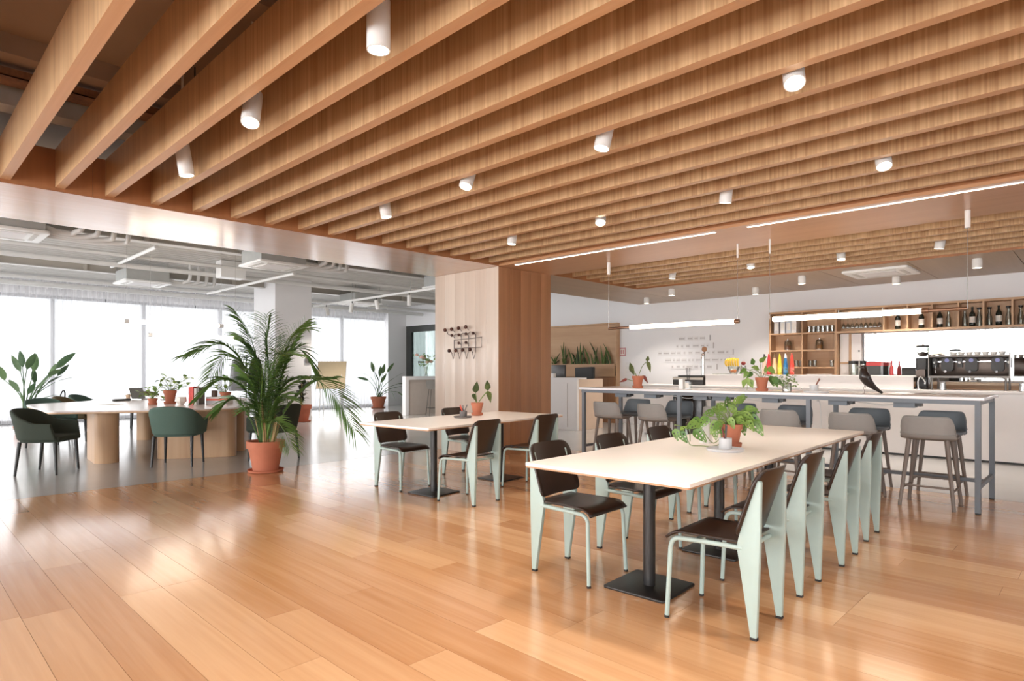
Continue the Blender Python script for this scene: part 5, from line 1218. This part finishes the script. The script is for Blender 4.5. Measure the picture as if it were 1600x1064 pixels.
MB().prism(fillet([(-.24, .5), (.24, .5), (.30, 1.34), (-.26, 1.36)], .04, 4), .0, .06, lambda p, q, a: (a+.2, p, q)).build('backrest', M_black, t); MB().prism(rrect(-.24, .24, -.25, .25, .06), .44, .52).build('seat', M_black, t, bevel=.02); MB().tube([(0, 0, .06), (0, 0, .44)], .03, 10).build('post', M_dark, t)
for k in range(5): MB().tube([(0, 0, .09), (.28*math.cos(k*1.257), .28*math.sin(k*1.257), .03)], .018, 6).build('foot', M_dark, t)
o = MB().lathe([(.05, 0), (.055, .003), (.05, .09), (.046, .09), (.045, .01), (.001, .008)], 14).build('pen_pot', M_plasticw, smooth=40, loc=(10.44, 8.86, 1.12)); tag(o, 'white pot on the reception ledge in front of the monitor', 'pot')
# ================================================================ SMALL THINGS ON TABLES
M_tray = mat('pale_grey_enamel', (214, 216, 218), .35); M_greycer = mat('grey_ceramic', (118, 114, 112), .5)
def tray_cup(loc, r, hc, rc, tm, cm, pens, tl_, cl2, off):
    o = MB().lathe([(.001, 0), (r*.92, 0), (r, .014), (r*.97, .018), (r*.9, .006), (.001, .006)], 28).build('round_tray', tm, smooth=40, loc=loc); tag(o, tl_, 'tray')
    t = thing('pencil_cup', cl2, 'cup', (loc[0]+off[0], loc[1]+off[1], loc[2]+.006))
    MB().lathe([(rc*.95, 0), (rc, .003), (rc, hc), (rc*.93, hc), (rc*.9, .006), (.001, .005)], 20).build('cup_body', cm, t, smooth=40)
    for k, (c, dx, dy, L_) in enumerate(pens):
        MB().tube([(-dx*.25, -dy*.25, .008), (dx, dy, L_)], .0045, 6).build('pencil', mat('pencil_%d_%d' % (c[0], c[1]), c, .4), t)
tray_cup((3.985, 1.865, DT), .125, .075, .043, M_tray, M_tray, [((120, 40, 50), -.02, .015, .15), ((60, 66, 70), .008, 0, .17), ((70, 74, 70), .01, -.005, .16)], 'pale grey round tray on the long table before the monstera', 'pale grey cup of dark pencils on the tray of the long table', (.045, .02))
tray_cup((4.63, 5.28, DT), .105, .07, .042, M_greycer, M_greycer, [((226, 96, 74), -.03, .03, .13), ((216, 84, 66), -.02, .03, .14), ((60, 60, 60), .0, .01, .135), ((70, 66, 66), .03, -.03, .14)], 'dark grey round tray on the shorter table', 'dark grey cup of red and grey pencils on the shorter table', (.01, .0))
tray_cup((7.12, 2.30, BT), .13, .075, .045, M_tray, M_tray, [((150, 92, 70), .03, -.045, .15), ((120, 76, 60), .035, -.05, .14)], 'pale round tray on the bar table between vine and bird', 'pale cup with brown pencils on the bar table tray', (0, .02))
o = MB().grid(lambda u, v: ((.055-.02*v)*math.cos(2*PI*u), (.055-.02*v)*math.sin(2*PI*u)*.8, .15*v), 6, 3).build('paper_vase', M_plasticw, loc=(4.30, 2.16, DT)); solid(o, .003); tag(o, 'faceted white paper vase behind the monstera on the long table', 'vase')
t = thing('reed_diffuser', 'square glass reed diffuser with black sticks on the bar table', 'diffuser', (7.05, 3.78, BT))
MB().prism(rrect(-.035, .035, -.035, .035, .008), 0, .10).build('bottle', M_clear, t); MB().box(-.0375, -.0355, -.026, .026, .02, .085).build('paper_label', M_lab, t); MB().lathe([(.014, .10), (.016, .10), (.016, .125), (.012, .125)], 12).build('neck', M_black, t)
for k in range(6): MB().tube([(0, 0, .02), (.03*math.cos(k), .03*math.sin(k), .27)], .0022, 5).build('stick', M_black, t)
o = MB().prism(rrect(-.03, .03, -.03, .03, .006), 0, .13).build('diffuser_box', M_plasticw, loc=(7.07, 3.88, BT)); tag(o, 'white carton standing beside the reed diffuser', 'carton')
# ---- wooden bird
bd_ = thing('wooden_bird', 'glossy black wooden house bird with long tail on thin wire legs', 'figurine', (7.15, 1.80, BT))
M_bird = mat('black_lacquered_wood', (40, 30, 26), .25, var=.1, scale=20, coat=.3)
P = [rel(-.085, .275), rel(-.062, .272), rel(-.045, .262), rel(-.045, .225), rel(-.035, .175), rel(-.005, .125), rel(.045, .078), rel(.095, .04), rel(.145, .008)]
mb = MB(); rad = [.004, .024, .030, .040, .054, .047, .030, .018, .011]; Q = spline(P, 4); R_ = []
for i in range(len(Q)):
    f_ = i/4; k = min(int(f_), len(rad)-2); R_.append(rad[k]+(rad[k+1]-rad[k])*(f_-k))
mb.tube(Q, R_, 16).build('body', M_bird, bd_, smooth=80)
MB().tube([rel(-.083, .275), rel(-.11, .27)], [.006, .001], 8).build('beak', M_bird, bd_)
for s_ in (-.012, .012): MB().tube([rel(-.02, .12, s_), rel(-.045, .04, s_), rel(-.05, 0, s_)], .0018, 5).build('leg', M_wire, bd_)
for s_ in (-.02, .02): MB().ball(rel(-.062, .278, s_), .004, 8, 6).build('eye', M_steel, bd_)
